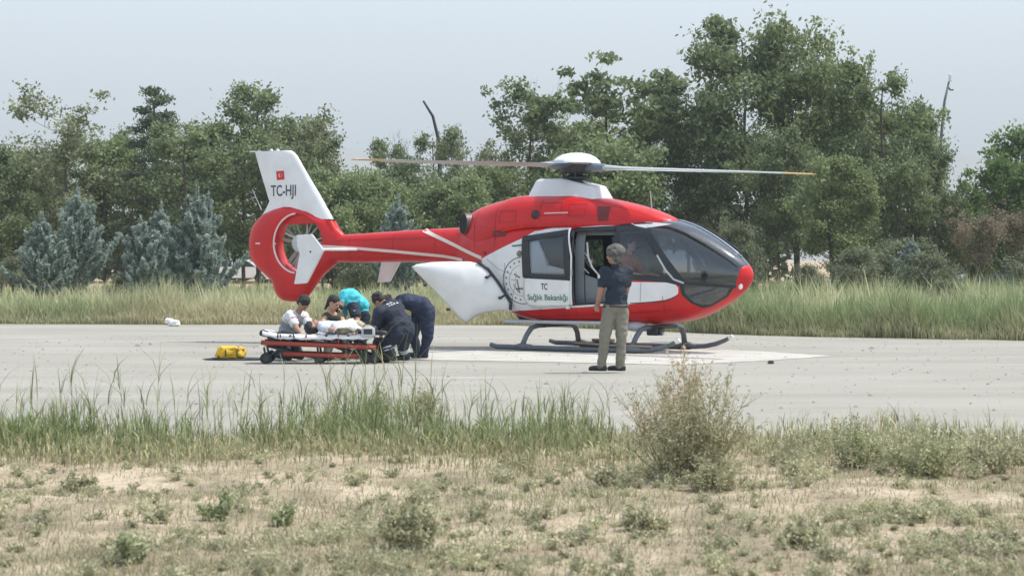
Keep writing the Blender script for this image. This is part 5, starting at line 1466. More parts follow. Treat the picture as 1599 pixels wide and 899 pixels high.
# hills
hill_m = mat('hill_slope', (0.30, 0.27, 0.22), 0.95, var=0.2, scale=0.003)
def hill(name, pts, Y, depth):
    xs_ = np.linspace(pts[0][0], pts[-1][0], 160); V = []
    for x in xs_:
        z = np.interp(x, [p[0] for p in pts], [p[1] for p in pts]) * (1 + 0.10 * (float(fbm(x * 0.004, Y * 0.001, 5)) - 0.5))
        for t, h in ((-1, -5), (-0.6, z * 0.35), (-0.25, z * 0.8), (0, z), (0.5, z * 0.5), (1, -5)): V.append((x, Y + t * depth, h))
    i = (np.arange(5)[None, :] + 6 * np.arange(159)[:, None]).ravel()
    o = link_mesh(name, raw_mesh(name, V, np.stack([i, i + 6, i + 7, i + 1], 1)), None, hill_m, smooth=True); tag(o, kind='structure')
hill('hills', [(-2500, 30), (-1000, 165), (-600, 265), (-330, 230), (0, 110), (380, 66), (660, 140), (935, 228), (1150, 180), (1430, 80), (2500, 30)], 4500, 800)

# ------------------------------------------------------------------ grass and weeds
def blades(name, X, Y, Z, Hh, Wd, lean, az, col, segs=3, curve=1.0, parent=None, label=None, kind='stuff', m=None):
    """tapered bending blades; lean = tip offset / height"""
    n = len(X); base = np.stack([X, Y, Z], 1)
    d = np.stack([np.cos(az), np.sin(az), np.zeros(n)], 1)
    fa = az + PI / 2 + rng.uniform(-0.9, 0.9, n); s = np.stack([np.cos(fa), np.sin(fa), np.zeros(n)], 1)
    rows = []
    for k in range(segs + 1):
        t = k / segs
        c = base + d * (lean * Hh * t ** (1 + curve))[:, None]
        c[:, 2] += Hh * t * (1 - 0.25 * np.minimum(lean, 1.5) * t)
        w = Wd * (1 - t) ** 0.7 * (0.5 if k == 0 else 1.0) * 0.5 + 0.0006
        rows += [c - s * w[:, None], c + s * w[:, None]]
    V = np.stack(rows, 1).reshape(-1, 3); m_ = 2 * (segs + 1)
    b = m_ * np.arange(n)[:, None]
    F = np.stack([np.concatenate([b + 2 * k, b + 2 * k + 1, b + 2 * k + 3, b + 2 * k + 2], 1) for k in range(segs)], 1).reshape(-1, 4)
    C = np.repeat(col, segs, 0)
    return V, F, C
def stuff(name, parts, label, m=None):
    Vs, Fs, Cs = [], [], []; o = 0
    for V, F, C in parts: Vs.append(V); Fs.append(F + o); Cs.append(C); o += len(V)
    ob = link_mesh(name, raw_mesh(name, np.concatenate(Vs), np.concatenate(Fs), np.clip(np.concatenate(Cs), 0.004, 0.9)), None, m or leaf_mat('grass_blades', 0.3))
    tag(ob, label, kind='stuff'); return ob
def cols(n, a, b, v=0.25, t=None):
    a = np.array(a); b = np.array(b)
    t = rng.random(n) if t is None else t
    return (a[None] * (1 - t[:, None]) + b[None] * t[:, None]) * rng.uniform(1 - v, 1 + v, (n, 1))

# far meadow beyond the pad
def meadow(n, y0, y1, h0, h1, wd, wide=0.27, front=False):
    Y_ = None
    if front:
        X = rng.uniform(-16, 16, n); Y = far_edge(X) + rng.exponential(0.9, n) * 1.0 - 0.05
    else:
        u = rng.random(n); Y = 1 / (1 / y0 + u * (1 / y1 - 1 / y0)); X = rng.uniform(-1, 1, n) * wide * Y
        k = Y > far_edge(X) + 0.3; X, Y = X[k], Y[k]
    n = len(X)
    patch = fbm(X * 0.28 + 40, Y * 0.1, 3); p2 = fbm(X * 0.9 + 4, Y * 0.4 + 8, 3)
    H_ = (h0 + (h1 - h0) * rng.random(n)) * (0.15 + 1.5 * p2) * (0.7 + 0.8 * fbm(X * 2.3 + 1, Y * 1.1 + 6, 2))
    if not front: H_ *= np.where(X > 2, 1.2, 0.95)
    t = np.clip((patch - 0.38) * 4.5 + (p2 - 0.5) * 1.2 + rng.uniform(-0.4, 0.4, n) + np.where(X > 2, -0.42, 0.0), 0, 1)
    c = cols(n, (0.25, 0.32, 0.15), (0.54, 0.53, 0.33), 0.3, t)
    if front:
        tt = np.clip(1 - (Y - far_edge(X)) / 1.2, 0, 1) * rng.random(n)
        c = c * (1 - tt[:, None]) + np.array([[0.58, 0.51, 0.36]]) * tt[:, None]
        H_ *= np.clip(0.3 + (Y - far_edge(X)) / 1.0, 0.3, 1)
    return blades('m', X, Y, gh(X, Y), H_, np.full(n, wd) * rng.uniform(0.6, 1.5, n), rng.uniform(0.05, 0.6, n), rng.uniform(0, 2 * PI, n), c, 2)
stuff('meadow_grass', [meadow(70000, 42, 95, 0.25, 0.78, 0.035), meadow(52000, 0, 0, 0.3, 0.85, 0.026, front=True)], 'tall green and yellow grass growing beyond the far edge of the gravel')

# reedy green grass along the near edge of the pad
def reeds(n, xr, yoff, hr, green=0.7, leafn=5, dens=None):
    X = rng.uniform(*xr, n); 
    if dens is not None:
        k = rng.random(n) < dens(X); X = X[k]; n = len(X)
    Y = near_edge(X) - rng.random(n) ** 0.8 * yoff[1] + yoff[0]
    Hs = rng.uniform(*hr, n) ** 1.0 * (0.55 + 0.9 * fbm(X * 1.6 + 7, Y * 1.2, 2))
    az = rng.uniform(0, 2 * PI, n); ln = rng.uniform(0.02, 0.3, n)
    parts = []
    t = np.clip(1 - green + rng.normal(0, 0.28, n), 0, 1)
    base = cols(n, (0.19, 0.255, 0.105), (0.50, 0.45, 0.29), 0.35, t)
    parts.append(blades('s', X, Y, gh(X, Y), Hs, np.full(n, 0.006), ln, az, base * 0.9, 3))
    for k in range(leafn):
        f = rng.uniform(0.05, 0.75, n); 
        bx = X + np.cos(az) * ln * Hs * f ** 2; by = Y + np.sin(az) * ln * Hs * f ** 2
        a2 = rng.uniform(0, 2 * PI, n); lh = Hs * rng.uniform(0.25, 0.55, n)
        parts.append(blades('l', bx, by, gh(X, Y) + Hs * f * 0.95, lh, rng.uniform(0.005, 0.012, n), rng.uniform(0.15, 1.0, n), a2, base * rng.uniform(0.75, 1.3, (n, 1)), 3))
    return parts
dl = lambda x: np.where(x < -0.55, 1.0, np.where(x < 0.8, 0.62, 0.12)) * np.clip((fbm(x * 2.1, x * 0 + 5, 3) - 0.22) * 3, 0.15, 1)
ps = reeds(4200, (-5.2, 1.0), (0.15, 1.9), (0.13, 0.34), 0.84, 5, dl)
ps += reeds(300, (-5.2, 0.9), (0.15, 1.5), (0.3, 0.58), 0.85, 5, dl)
ps += reeds(60, (-5.2, -0.5), (0.2, 1.2), (0.55, 0.85), 0.92, 5)
ps += reeds(70, (-2.2, -0.5), (0.2, 1.4), (0.4, 0.62), 0.75, 6)
ps += reeds(900, (-5.2, 1.2), (-0.6, 2.4), (0.06, 0.2), 0.3, 4)
ps += reeds(60, (-0.6, 0.75), (0.2, 1.0), (0.35, 0.6), 0.8, 5)
ps += reeds(1500, (-5.2, 5.0), (0.1, 2.4), (0.08, 0.22), 0.2, 4)
ps += reeds(700, (2.3, 5.0), (0.1, 2.0), (0.12, 0.32), 0.45, 4)
ps += reeds(1800, (-5.2, 1.6), (0.0, 2.6), (0.05, 0.2), 0.45, 5)
ps += reeds(1200, (1.2, 5.2), (0.0, 3.0), (0.05, 0.18), 0.4, 5)
stuff('reed_grass', ps, 'tall green reed grass growing along the near edge of the gravel')

# straw and weeds over the dry foreground
def turf(n, hr, wr, ca, cb, mask, lean=(0.2, 1.4), y0=9.2, y1=19.2, t=None):
    u = rng.random(n); Y = 1 / (1 / y0 + u * (1 / y1 - 1 / y0)); X = rng.uniform(-1, 1, n) * 0.27 * Y
    k = (rng.random(n) < mask(X, Y)) & (Y < near_edge(X) + 0.25); X, Y = X[k], Y[k]; n = len(X)
    return blades('t', X, Y, gh(X, Y) - 0.004, rng.uniform(*hr, n), rng.uniform(*wr, n), rng.uniform(*lean, n), rng.uniform(0, 2 * PI, n), cols(n, ca, cb, 0.3), 2)
cl_ = lambda f, a, b: lambda X, Y: np.clip((fbm(X * f + a, Y * f + b, 4) - 0.42) * 5, 0, 1)
far_m = lambda X, Y: np.clip((Y - 13.5) / 3.5, 0.12, 1) * np.clip((fbm(X * 1.1, Y * 1.1) - 0.42) * 5, 0.03, 1)
ps = [turf(30000, (0.01, 0.045), (0.002, 0.005), (0.46, 0.38, 0.25), (0.30, 0.25, 0.16), lambda X, Y: 0.04 + 0.96 * cl_(1.2, 3, 8)(X, Y), (0.5, 2.5)),
      turf(22000, (0.04, 0.12), (0.003, 0.006), (0.42, 0.36, 0.22), (0.25, 0.25, 0.13), far_m),
      turf(22000, (0.02, 0.07), (0.004, 0.009), (0.27, 0.28, 0.18), (0.40, 0.37, 0.25), cl_(1.6, 20, 4), (0.2, 1.0)),
      turf(14000, (0.02, 0.06), (0.004, 0.008), (0.26, 0.20, 0.14), (0.15, 0.13, 0.10), cl_(2.2, 9, 14), (0.5, 1.6)),
      turf(26000, (0.03, 0.10), (0.004, 0.010), (0.22, 0.25, 0.13), (0.40, 0.38, 0.23), lambda X, Y: cl_(0.8, 31, 17)(X, Y) * np.clip((X + 1.5) / 2 + 0.35, 0.12, 1), (0.2, 1.0))]
ps += [turf(20000, (0.02, 0.08), (0.004, 0.009), (0.24, 0.26, 0.15), (0.42, 0.38, 0.24), lambda X, Y: cl_(0.9, 12, 37)(X, Y), (0.2, 1.0)),
       turf(16000, (0.02, 0.09), (0.004, 0.008), (0.30, 0.30, 0.2), (0.45, 0.42, 0.3), lambda X, Y: 0.15 + 0.7 * cl_(0.9, 3, 8)(X, Y), (1.0, 3.0))]
stuff('dry_grass', ps, 'short dry straw and low weeds covering the bare foreground soil')

# ------------------------------------------------------------------ leaves helper
def leaf_cloud(C, S_, tint, flat=0.35, aspect=1.8, seed=0):
    """one rhombic leaf per centre; S_ = sizes, random tilt biased to lie level"""
    r = np.random.default_rng(seed); n = len(C)
    nrm = r.normal(size=(n, 3)); nrm[:, 2] = np.abs(nrm[:, 2]) + flat; nrm /= np.linalg.norm(nrm, axis=1)[:, None]
    a = np.cross(nrm, r.normal(size=(n, 3))); a /= np.linalg.norm(a, axis=1)[:, None]; b = np.cross(nrm, a)
    L = S_[:, None] * aspect / 2; W_ = S_[:, None] / 2
    V = np.stack([C - a * L, C - b * W_ + a * L * 0.1, C + a * L, C + b * W_ + a * L * 0.1], 1).reshape(-1, 3)
    F = (np.arange(4)[None] + 4 * np.arange(n)[:, None])
    return V, F, tint
def tube_np(pts, rad, n=6):
    bm = bmesh.new(); add_tube(bm, pts, rad, n); return bm

class Tree:
    def __init__(s, seed): s.r = random.Random(seed); s.seed = seed; s.br = []; s.term = []
    def branch(s, p, d, L, rad, lvl, maxl, up=0.15, jit=0.25, kids=(3, 5), term_all=False):
        r = s.r; k = 4; pts = [p]; rd = [rad]; dd = d.normalized()
        for i in range(k):
            dd = (dd + Vector((r.uniform(-jit, jit), r.uniform(-jit, jit), r.uniform(-jit, jit) * 0.7 + up * 0.3))).normalized()
            p = p + dd * (L / k); pts.append(p); rd.append(rad * (1 - 0.75 * (i + 1) / k))
        s.br.append((pts, rd, lvl))
        if lvl >= maxl:
            s.term += [(pts[-1], lvl), (pts[2], lvl)]; return
        for c in range(r.randint(*kids)):
            f = r.uniform(0.35, 1.0); i = min(int(f * k), k - 1); q = pts[i].lerp(pts[i + 1], f * k - i)
            ax = Vector((r.uniform(-1, 1), r.uniform(-1, 1), r.uniform(-0.3, 0.7))).normalized()
            nd = (dd * 0.7 + ax * 0.85 + Vector((0, 0, up))).normalized()
            s.branch(q, nd, L * r.uniform(0.45, 0.7), rad * (1 - 0.7 * f) * 0.6 + 0.004, lvl + 1, maxl, up, jit, kids)
        s.term.append((pts[-1], lvl))
def tree_meshes(name, seed, H_, spread, trunk_h, limbs, profile, leaf=0.15, per=70, tint=((0.05, 0.075, 0.03), (0.10, 0.13, 0.05)), cl=0.42, up=0.2, flatc=0.6, maxl=2, kids=(3, 5), trunk_r=0.13, bare=0.0, two=False, flat=0.35):
    t = Tree(seed); r = t.r
    tops = [Vector((r.uniform(-.2, .2), r.uniform(-.2, .2), H_ * 0.93))]
    if two: tops.append(Vector((r.uniform(.5, .9) * spread * 0.5, 0.1, H_ * r.uniform(0.75, 0.88))))
    for ti, top in enumerate(tops):
        k = 8; pts = []; rd = []
        for i in range(k + 1):
            f = i / k; q = Vector((0, 0, 0)).lerp(top, f) + Vector((r.uniform(-1, 1), r.uniform(-1, 1), 0)) * 0.08 * (1 if 0 < i else 0) * H_ / 8
            if ti and f < 0.3: q = Vector((0, 0, 0)).lerp(Vector((top.x * 0.3, 0, H_ * 0.3)), f / 0.3)
            pts.append(q); rd.append(trunk_r * (1 - 0.85 * f) + 0.015)
        t.br.append((pts, rd, 0))
        nl = limbs if ti == 0 else limbs // 2
        for j in range(nl):
            f = (trunk_h + (H_ * 0.92 - trunk_h) * (j + r.random() * 0.7) / nl) / (H_ * 0.93); f = min(f, 0.98)
            i = min(int(f * k), k - 1); q = pts[i].lerp(pts[i + 1], f * k - i)
            a = j * 2.4 + r.uniform(-0.5, 0.5); L = spread * profile((q.z - trunk_h) / (H_ - trunk_h)) * r.uniform(0.65, 1.15)
            t.branch(q, Vector((math.cos(a), math.sin(a), up + r.uniform(-0.1, 0.3))), L, trunk_r * (1 - 0.8 * f) * 0.55, 1, maxl, up, 0.22, kids)
        t.term.append((pts[-1], 1))
    bm = bmesh.new()
    for pts, rd, lv in t.br:
        if lv >= 3 and not bare: continue
        add_tube(bm, pts, rd, 7 if lv == 0 else 4, cap=False)
    me_t = bpy.data.meshes.new(name + '_trunk'); bm.to_mesh(me_t); bm.free()
    me_t.materials.append(mat('bark', (0.10, 0.085, 0.07), 0.9, var=0.4, scale=6))
    rr_ = np.random.default_rng(seed); C = []; T_ = []
    lo, hi = np.array(tint[0]), np.array(tint[1])
    for p, lv in t.term:
        if rr_.random() < bare: continue
        n = int(per * rr_.uniform(0.5, 1.4)); g = rr_.normal(size=(n, 3)) * cl * np.array([1, 1, flatc]) * rr_.uniform(0.6, 1.15)
        C.append(np.array(p)[None] + g); b = rr_.uniform(-0.15, 0.35)
        tt = np.clip(rr_.random(n) + b, 0, 1)[:, None]; T_.append((lo * (1 - tt) + hi * tt) * rr_.uniform(0.8, 1.25, (n, 1)))
    me_c = None
    if C:
        C = np.concatenate(C); T_ = np.concatenate(T_); k = C[:, 2] > 0.15
        C, T_ = C[k], T_[k]
        V, F, T_ = leaf_cloud(C, rr_.uniform(0.6, 1.3, len(C)) * leaf, T_, flat=flat, seed=seed)
        me_c = raw_mesh(name + '_crown', V, F, T_); me_c.materials.append(leaf_mat('tree_leaves', 0.38))
    top_z = max([max(v.co.z for v in me_t.vertices)] + ([float(np.percentile(C[:, 2], 99.8))] if me_c else []))
    return me_t, me_c, top_z
# ================================================================== trees
dome = lambda t: 0.35 + 0.75 * math.sin(PI * min(max(t, 0), 1) ** 0.8) * (1 - 0.25 * t)
vase = lambda t: 0.5 + 0.6 * t if t < 0.75 else 0.95 - 1.6 * (t - 0.75)
cone = lambda t: 1.05 * (1 - t) + 0.1
dk = ((0.085, 0.124, 0.060), (0.232, 0.286, 0.144))
md = ((0.104, 0.146, 0.063), (0.268, 0.324, 0.149))
lt_ = ((0.134, 0.191, 0.075), (0.342, 0.419, 0.178))
lt = ((0.12, 0.165, 0.072), (0.27, 0.33, 0.165))
gy = ((0.128, 0.159, 0.090), (0.305, 0.330, 0.190))
br = ((0.12, 0.11, 0.07), (0.26, 0.215, 0.15))
PROTO = {}
def proto(k, *a, **kw): PROTO[k] = tree_meshes(k, *a, **kw)
proto('broad', 11, 9, 3.4, 2.2, 17, dome, leaf=0.145, per=84, tint=dk, kids=(3, 5), cl=0.40)
proto('broadb', 12, 9, 3.2, 2.0, 16, dome, leaf=0.145, per=78, tint=md, kids=(3, 5), cl=0.38, two=True)
proto('tall', 13, 11, 3.3, 2.4, 20, dome, leaf=0.145, per=84, tint=dk, kids=(3, 5), cl=0.42)
proto('tallb', 14, 11, 3.0, 2.2, 19, vase, leaf=0.145, per=78, tint=md, kids=(3, 4), cl=0.36, two=True)
proto('airy', 15, 9, 2.7, 2.4, 13, vase, leaf=0.125, per=66, tint=gy, kids=(3, 4), cl=0.30)
proto('airyb', 16, 9, 2.4, 3.0, 12, dome, leaf=0.125, per=62, tint=dk, kids=(2, 4), cl=0.30)
proto('bushy', 17, 5, 2.5, 0.3, 18, dome, leaf=0.105, per=150, tint=lt, kids=(3, 5), cl=0.36)
proto('umbrella', 18, 7, 2.6, 4.8, 9, lambda t: 1.0, leaf=0.14, per=70, tint=dk, kids=(3, 4), cl=0.30, flatc=0.35, up=0.05)
proto('brown', 19, 6, 2.6, 2.5, 14, dome, leaf=0.13, per=55, tint=br, kids=(3, 4), cl=0.36)
proto('round', 20, 8, 3.4, 1.0, 24, dome, leaf=0.16, per=95, tint=((0.07, 0.12, 0.04), (0.17, 0.26, 0.09)), kids=(3, 5), cl=0.42)
proto('conifer', 21, 9, 2.0, 1.0, 34, cone, leaf=0.09, per=46, tint=((0.07, 0.10, 0.065), (0.16, 0.2, 0.125)), kids=(3, 4), cl=0.20, flatc=0.4, up=0.0, maxl=2)
proto('shrub', 22, 3, 1.8, 0.1, 16, dome, leaf=0.085, per=75, tint=((0.095, 0.12, 0.072), (0.235, 0.26, 0.16)), kids=(3, 5), cl=0.26)
proto('bare', 23, 8, 1.9, 2.5, 12, vase, per=0, kids=(3, 4), bare=1.0, maxl=3, trunk_r=0.09)
def place(k, px, top, Y, wf, label, rz=0.0, base='tree', group='trees behind the helicopter'):
    t, c, H0 = PROTO[k]
    topz = CAM_H + (404 - top) / LENS_F * Y
    s = topz / H0; wf = wf * 1.06
    x = (px - 799.5) / LENS_F * Y
    root = empty(base, (x, Y, 0.0), rz, label, 'shrub' if 'shrub' in base else 'tree', group)
    root.scale = (s * wf, s * wf, s)
    a = bpy.data.objects.new('trunk', t); COL.objects.link(a); a.parent = root
    if c: b = bpy.data.objects.new('crown', c); COL.objects.link(b); b.parent = root
    return root
TR = [
 # left group
 ('broad', -30, 225, 96, 1.00, 'dark tree cut off by the left edge of the picture', 0.3),
 ('broadb', 22, 232, 100, 0.80, 'low dark tree between the picture edge and the tall airy left tree', 1.3),
 ('airy', 98, 138, 92, 0.95, 'tall airy grey-green tree rising above the left shrubs', 0.4),
 ('broad', 70, 250, 104, 1.00, 'broad dark tree behind the tall airy left tree', 3.4),
 ('broadb', 165, 215, 98, 0.90, 'mid-green tree between the tall airy left tree and the pointed conifer', 2.0),
 ('broad', 205, 205, 106, 0.80, 'dark tree close to the left side of the pointed conifer', 4.1),
 ('conifer', 246, 138, 94, 0.85, 'pointed conifer with tiered branches in the left half', 0.0),
 ('airyb', 290, 190, 90, 1.00, 'light crowned tree on the right of the pointed conifer', 1.1),
 ('broadb', 335, 185, 99, 0.90, 'rounded green tree halfway from the pointed conifer to the tail fin', 2.6),
 ('airyb', 405, 126, 97, 0.85, 'thin-topped tall tree directly above the tail fin', 0.7),
 ('broad', 380, 205, 92, 0.90, 'dense dark tree behind the left edge of the tail fin', 5.2),
 ('airy', 462, 172, 94, 0.85, 'brownish green tree just right of the tail fin', 2.2),
 ('broadb', 440, 195, 104, 0.90, 'dark tree behind the tail fin top', 0.1),
 ('airyb', 503, 185, 100, 0.65, 'wispy tree at the right end of the left group beside the sky gap', 3.0),
 # middle
 ('bushy', 520, 262, 82, 0.75, 'light green bushy tree below the left rotor tips', 0.2),
 ('bushy', 585, 268, 84, 0.80, 'light green bushy tree behind the tail boom', 1.7),
 ('airyb', 612, 215, 108, 0.70, 'small round-headed tree standing alone in the sky gap', 0.9),
 ('broad', 650, 248, 96, 0.80, 'dark tree under the middle of the left rotor blade', 2.4),
 ('airyb', 675, 198, 104, 0.75, 'loose tree beside the dark curved dead stem', 4.4),
 ('airy', 728, 212, 104, 0.70, 'sparse low tree between the dead stem and the bare-branched tree', 5.0),
 ('bushy', 715, 272, 85, 0.80, 'yellow-green bushy tree left of the engine cowling', 3.1),
 ('broadb', 770, 255, 92, 0.80, 'mid-green tree behind the engine cowling', 4.9),
 ('airyb', 828, 128, 98, 0.75, 'slender airy tree left of the rotor cap', 2.8),
 ('airy', 790, 185, 102, 0.70, 'grey-green tree leaning to the left of the slender airy one', 1.9),
 ('broadb', 905, 185, 102, 0.80, 'low tree directly behind the rotor cap', 0.6),
 ('bushy', 935, 212, 86, 0.80, 'bright green bushy tree right behind the rotor cap', 5.5),
 ('umbrella', 952, 96, 95, 0.80, 'flat-topped pine-like tree above the rotor cap', 0.3),
 ('airy', 1008, 150, 98, 0.80, 'open-crowned tree between the flat-topped one and the big dark mass', 3.9),
 ('broad', 990, 225, 94, 0.80, 'dark tree under the right rotor blade near the hub', 2.3),
 # right mass
 ('tall', 1075, 118, 96, 0.61, 'dark tree forming the left flank of the great right-hand mass', 1.0),
 ('tall', 1165, 26, 93, 0.74, 'tallest dark tree above the helicopter nose', 0.5),
 ('tallb', 1245, 30, 96, 0.66, 'second tallest tree immediately right of the tallest', 4.0),
 ('broad', 1120, 180, 100, 0.74, 'dark tree filling the gap behind the windshield', 2.9),
 ('tallb', 1300, 84, 92, 0.66, 'tall leafy tree in the middle of the right-hand mass', 2.0),
 ('tall', 1215, 200, 88, 0.70, 'lower dark tree in front of the tallest ones', 3.3),
 ('airyb', 1378, 96, 90, 0.70, 'open-topped tree with sky showing through at the right', 0.9),
 ('tallb', 1342, 160, 98, 0.70, 'broad tree behind the open-topped one', 5.3),
 ('broadb', 1418, 162, 93, 0.70, 'mid-green tree left of the leaning pole', 1.4),
 ('airyb', 1458, 210, 90, 0.70, 'small open tree around the foot of the leaning pole', 2.7),
 ('broad', 1400, 235, 88, 0.80, 'dark low tree under the open-topped one', 4.6),
 ('broadb', 1300, 240, 84, 0.80, 'grey-green low tree right of the helicopter nose', 0.2),
 ('broadb', 1480, 305, 92, 0.90, 'low tree below the notch of sky at the right', 3.6),
 ('round', 1590, 240, 90, 0.75, 'dense bright green round tree at the right edge', 0.8),
 ('round', 1530, 303, 95, 0.70, 'smaller rounded green tree left of the one at the right edge', 2.1),
 ('round', 1640, 198, 99, 0.80, 'green tree mostly cut off by the right edge', 4.2),
 ('brown', 1530, 322, 80, 0.80, 'reddish brown drying tree in front of the round green ones', 0.6),
 ('brown', 1600, 312, 82, 0.80, 'brown drying tree touching the right edge', 2.8),
 ('bare', 858, 118, 99, 0.60, 'leafless grey tree between the slender airy tree and the rotor cap', 1.2),
 ('bare', 628, 200, 102, 0.50, 'small leafless tree standing in the sky gap', 3.2),
]
for k, px, top, Y, wf, lab, rz in TR: place(k, px, top, Y, wf, lab, rz)
SH = [
 ('shrub', 1148, 345, 72, 0.5, 'pale grey-green shrub right behind the windshield', 0.2),
 ('shrub', 1335, 385, 66, 0.9, 'low grey shrub midway from the nose to the right edge', 1.5),
 ('shrub', 1400, 372, 70, 1.0, 'blue-grey shrub below the open-topped tree', 2.2),
 ('shrub', 1450, 392, 65, 0.8, 'olive shrub left of the dark blue car', 3.6),
 ('shrub', 1628, 380, 66, 0.9, 'grey shrub right of the dark blue car', 0.9),
 ('shrub', 1478, 436, 60, 1.0, 'low shrub in front of the dark blue car', 4.4),
 ('shrub', 1265, 412, 68, 0.8, 'small dark shrub among the trunks right of the nose', 5.1),
 ('shrub', 192, 428, 62, 0.7, 'small yellowish shrub between the two pairs of blue-green cedars', 0.4),
 ('shrub', 560, 395, 72, 0.8, 'low green shrub under the tail boom', 2.9),
 ('shrub', 20, 400, 76, 0.8, 'dark low shrub at the left edge under the trees', 1.9),
]
for k, px, top, Y, wf, lab, rz in SH: place(k, px, top, Y, wf, lab, rz, 'shrub', 'shrubs in front of the trees')

# young blue-green cedars: leader and upswept feathery boughs
def cedar(seed, H_, spread, n):
    r = random.Random(seed); rr_ = np.random.default_rng(seed); bm = bmesh.new(); C = []; T_ = []
    add_tube(bm, [(0, 0, 0), (0.03, 0, H_ * 0.5), (0, 0.02, H_)], [0.06, 0.035, 0.006], 6, cap=False)
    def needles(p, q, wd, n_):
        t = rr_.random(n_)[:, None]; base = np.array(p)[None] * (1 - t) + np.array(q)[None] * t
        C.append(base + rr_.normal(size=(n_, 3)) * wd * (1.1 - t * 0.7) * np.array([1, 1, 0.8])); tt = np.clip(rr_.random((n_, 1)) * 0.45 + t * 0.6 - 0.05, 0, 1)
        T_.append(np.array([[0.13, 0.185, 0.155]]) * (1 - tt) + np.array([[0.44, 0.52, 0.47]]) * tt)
    for i in range(n):
        f = i / n; z = 0.12 * H_ + 0.84 * H_ * f; a = i * 2.4 + r.uniform(-.4, .4); L = spread * (1.08 - f) ** 1.0 * r.uniform(0.55, 1.3) + 0.12
        el = r.uniform(0.3, 0.95)
        d = Vector((math.cos(a), math.sin(a), el)); p0 = Vector((0, 0, z * 0.9)); p1 = p0 + d.normalized() * L * 0.5; p2 = p1 + (d + Vector((0, 0, 0.5))).normalized() * L * 0.65
        add_tube(bm, [p0, p1, p2], [0.015, 0.01, 0.004], 4, cap=False)
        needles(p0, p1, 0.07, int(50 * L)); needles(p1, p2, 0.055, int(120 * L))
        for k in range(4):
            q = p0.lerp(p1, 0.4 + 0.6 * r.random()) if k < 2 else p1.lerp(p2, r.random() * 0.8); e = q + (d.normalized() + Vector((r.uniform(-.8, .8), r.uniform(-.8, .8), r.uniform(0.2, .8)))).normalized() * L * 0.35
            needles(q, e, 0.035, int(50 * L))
    needles((0, 0, H_ * 0.75), (0, 0, H_), 0.05, 90)
    me_t = bpy.data.meshes.new('cedar_trunk'); bm.to_mesh(me_t); bm.free(); me_t.materials.append(MATS['bark'])
    C = np.concatenate(C); T_ = np.concatenate(T_)
    V, F, T_ = leaf_cloud(C, rr_.uniform(0.04, 0.075, len(C)), T_, flat=0.0, aspect=3.2, seed=seed)
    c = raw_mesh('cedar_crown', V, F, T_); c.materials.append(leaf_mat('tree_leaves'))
    return me_t, c, H_
PROTO['cedar'] = cedar(31, 3.4, 1.15, 46); PROTO['cedarb'] = cedar(32, 3.4, 1.3, 50); PROTO['cedarc'] = cedar(35, 3.4, 1.5, 34)
for k, px, top, Y, wf, lab, rz in [
 ('cedar', 66, 330, 62, 0.85, 'blue-green young cedar nearest the left edge', 0.3), ('cedarc', 122, 292, 66, 0.8, 'taller blue-green young cedar second from the left', 1.2),
 ('cedarc', 220, 336, 61, 0.8, 'short blue-green young cedar third from the left', 2.0), ('cedarb', 252, 316, 64, 0.72, 'blue-green young cedar in the middle of the left shrubs', 3.0),
 ('cedarb', 308, 288, 62, 0.8, 'full blue-green young cedar in front of the white car', 4.1), ('cedar', 326, 298, 67, 0.45, 'blue-green young cedar nearest the tail of the helicopter', 5.0),
 ('cedar', 622, 302, 70, 0.75, 'pale blue-green cedar seen above the tail boom', 0.9), ('cedarb', 1425, 368, 68, 0.8, 'blue-green cedar low in the right-hand shrubs', 2.2)]:
    place(k, px, top, Y, wf, lab, rz, 'cedar_shrub', 'young blue-green cedars')

# dead curved stem and the leaning pole
bark = MATS['bark']
Yd = 106
bm = bmesh.new(); add_tube(bm, [Vector((at(690, 404, Yd).x, Yd, 0)), at(689, 300, Yd), at(684, 215, Yd), at(676, 182, Yd), at(661, 158, Yd)], [0.16, 0.12, 0.085, 0.07, 0.05], 8)
o = from_bm('dead_stem', bm, None, mat('dark_bark', (0.04, 0.045, 0.05), 0.9), smooth=True); tag(o, 'dark curved dead stem bending left above the trees', 'tree stem')
Yd = 97
pr = empty('leaning_pole', (at(1468, 404, Yd).x, Yd, 0), 0, 'slim leaning grey pole with a pale tip above the right-hand trees', 'pole')
L_ = lambda px, py: at(px, py, Yd) - Vector(pr.location)
bm = bmesh.new(); add_tube(bm, [Vector((0, 0, 0)), L_(1467, 240), L_(1474, 160), L_(1481, 128)], [0.11, 0.08, 0.06, 0.045], 8); from_bm('shaft', bm, pr, mat('pole_grey', (0.16, 0.17, 0.17), 0.7), smooth=True)
bm = bmesh.new(); add_box(bm, L_(1483, 122), (0.14, 0.14, 0.34), bevel=0.04); from_bm('lamp_head', bm, pr, white)
bm = bmesh.new(); add_tube(bm, [L_(1480, 137), L_(1483, 141), L_(1488, 141)], 0.04, 6); from_bm('bracket', bm, pr, dgrey)

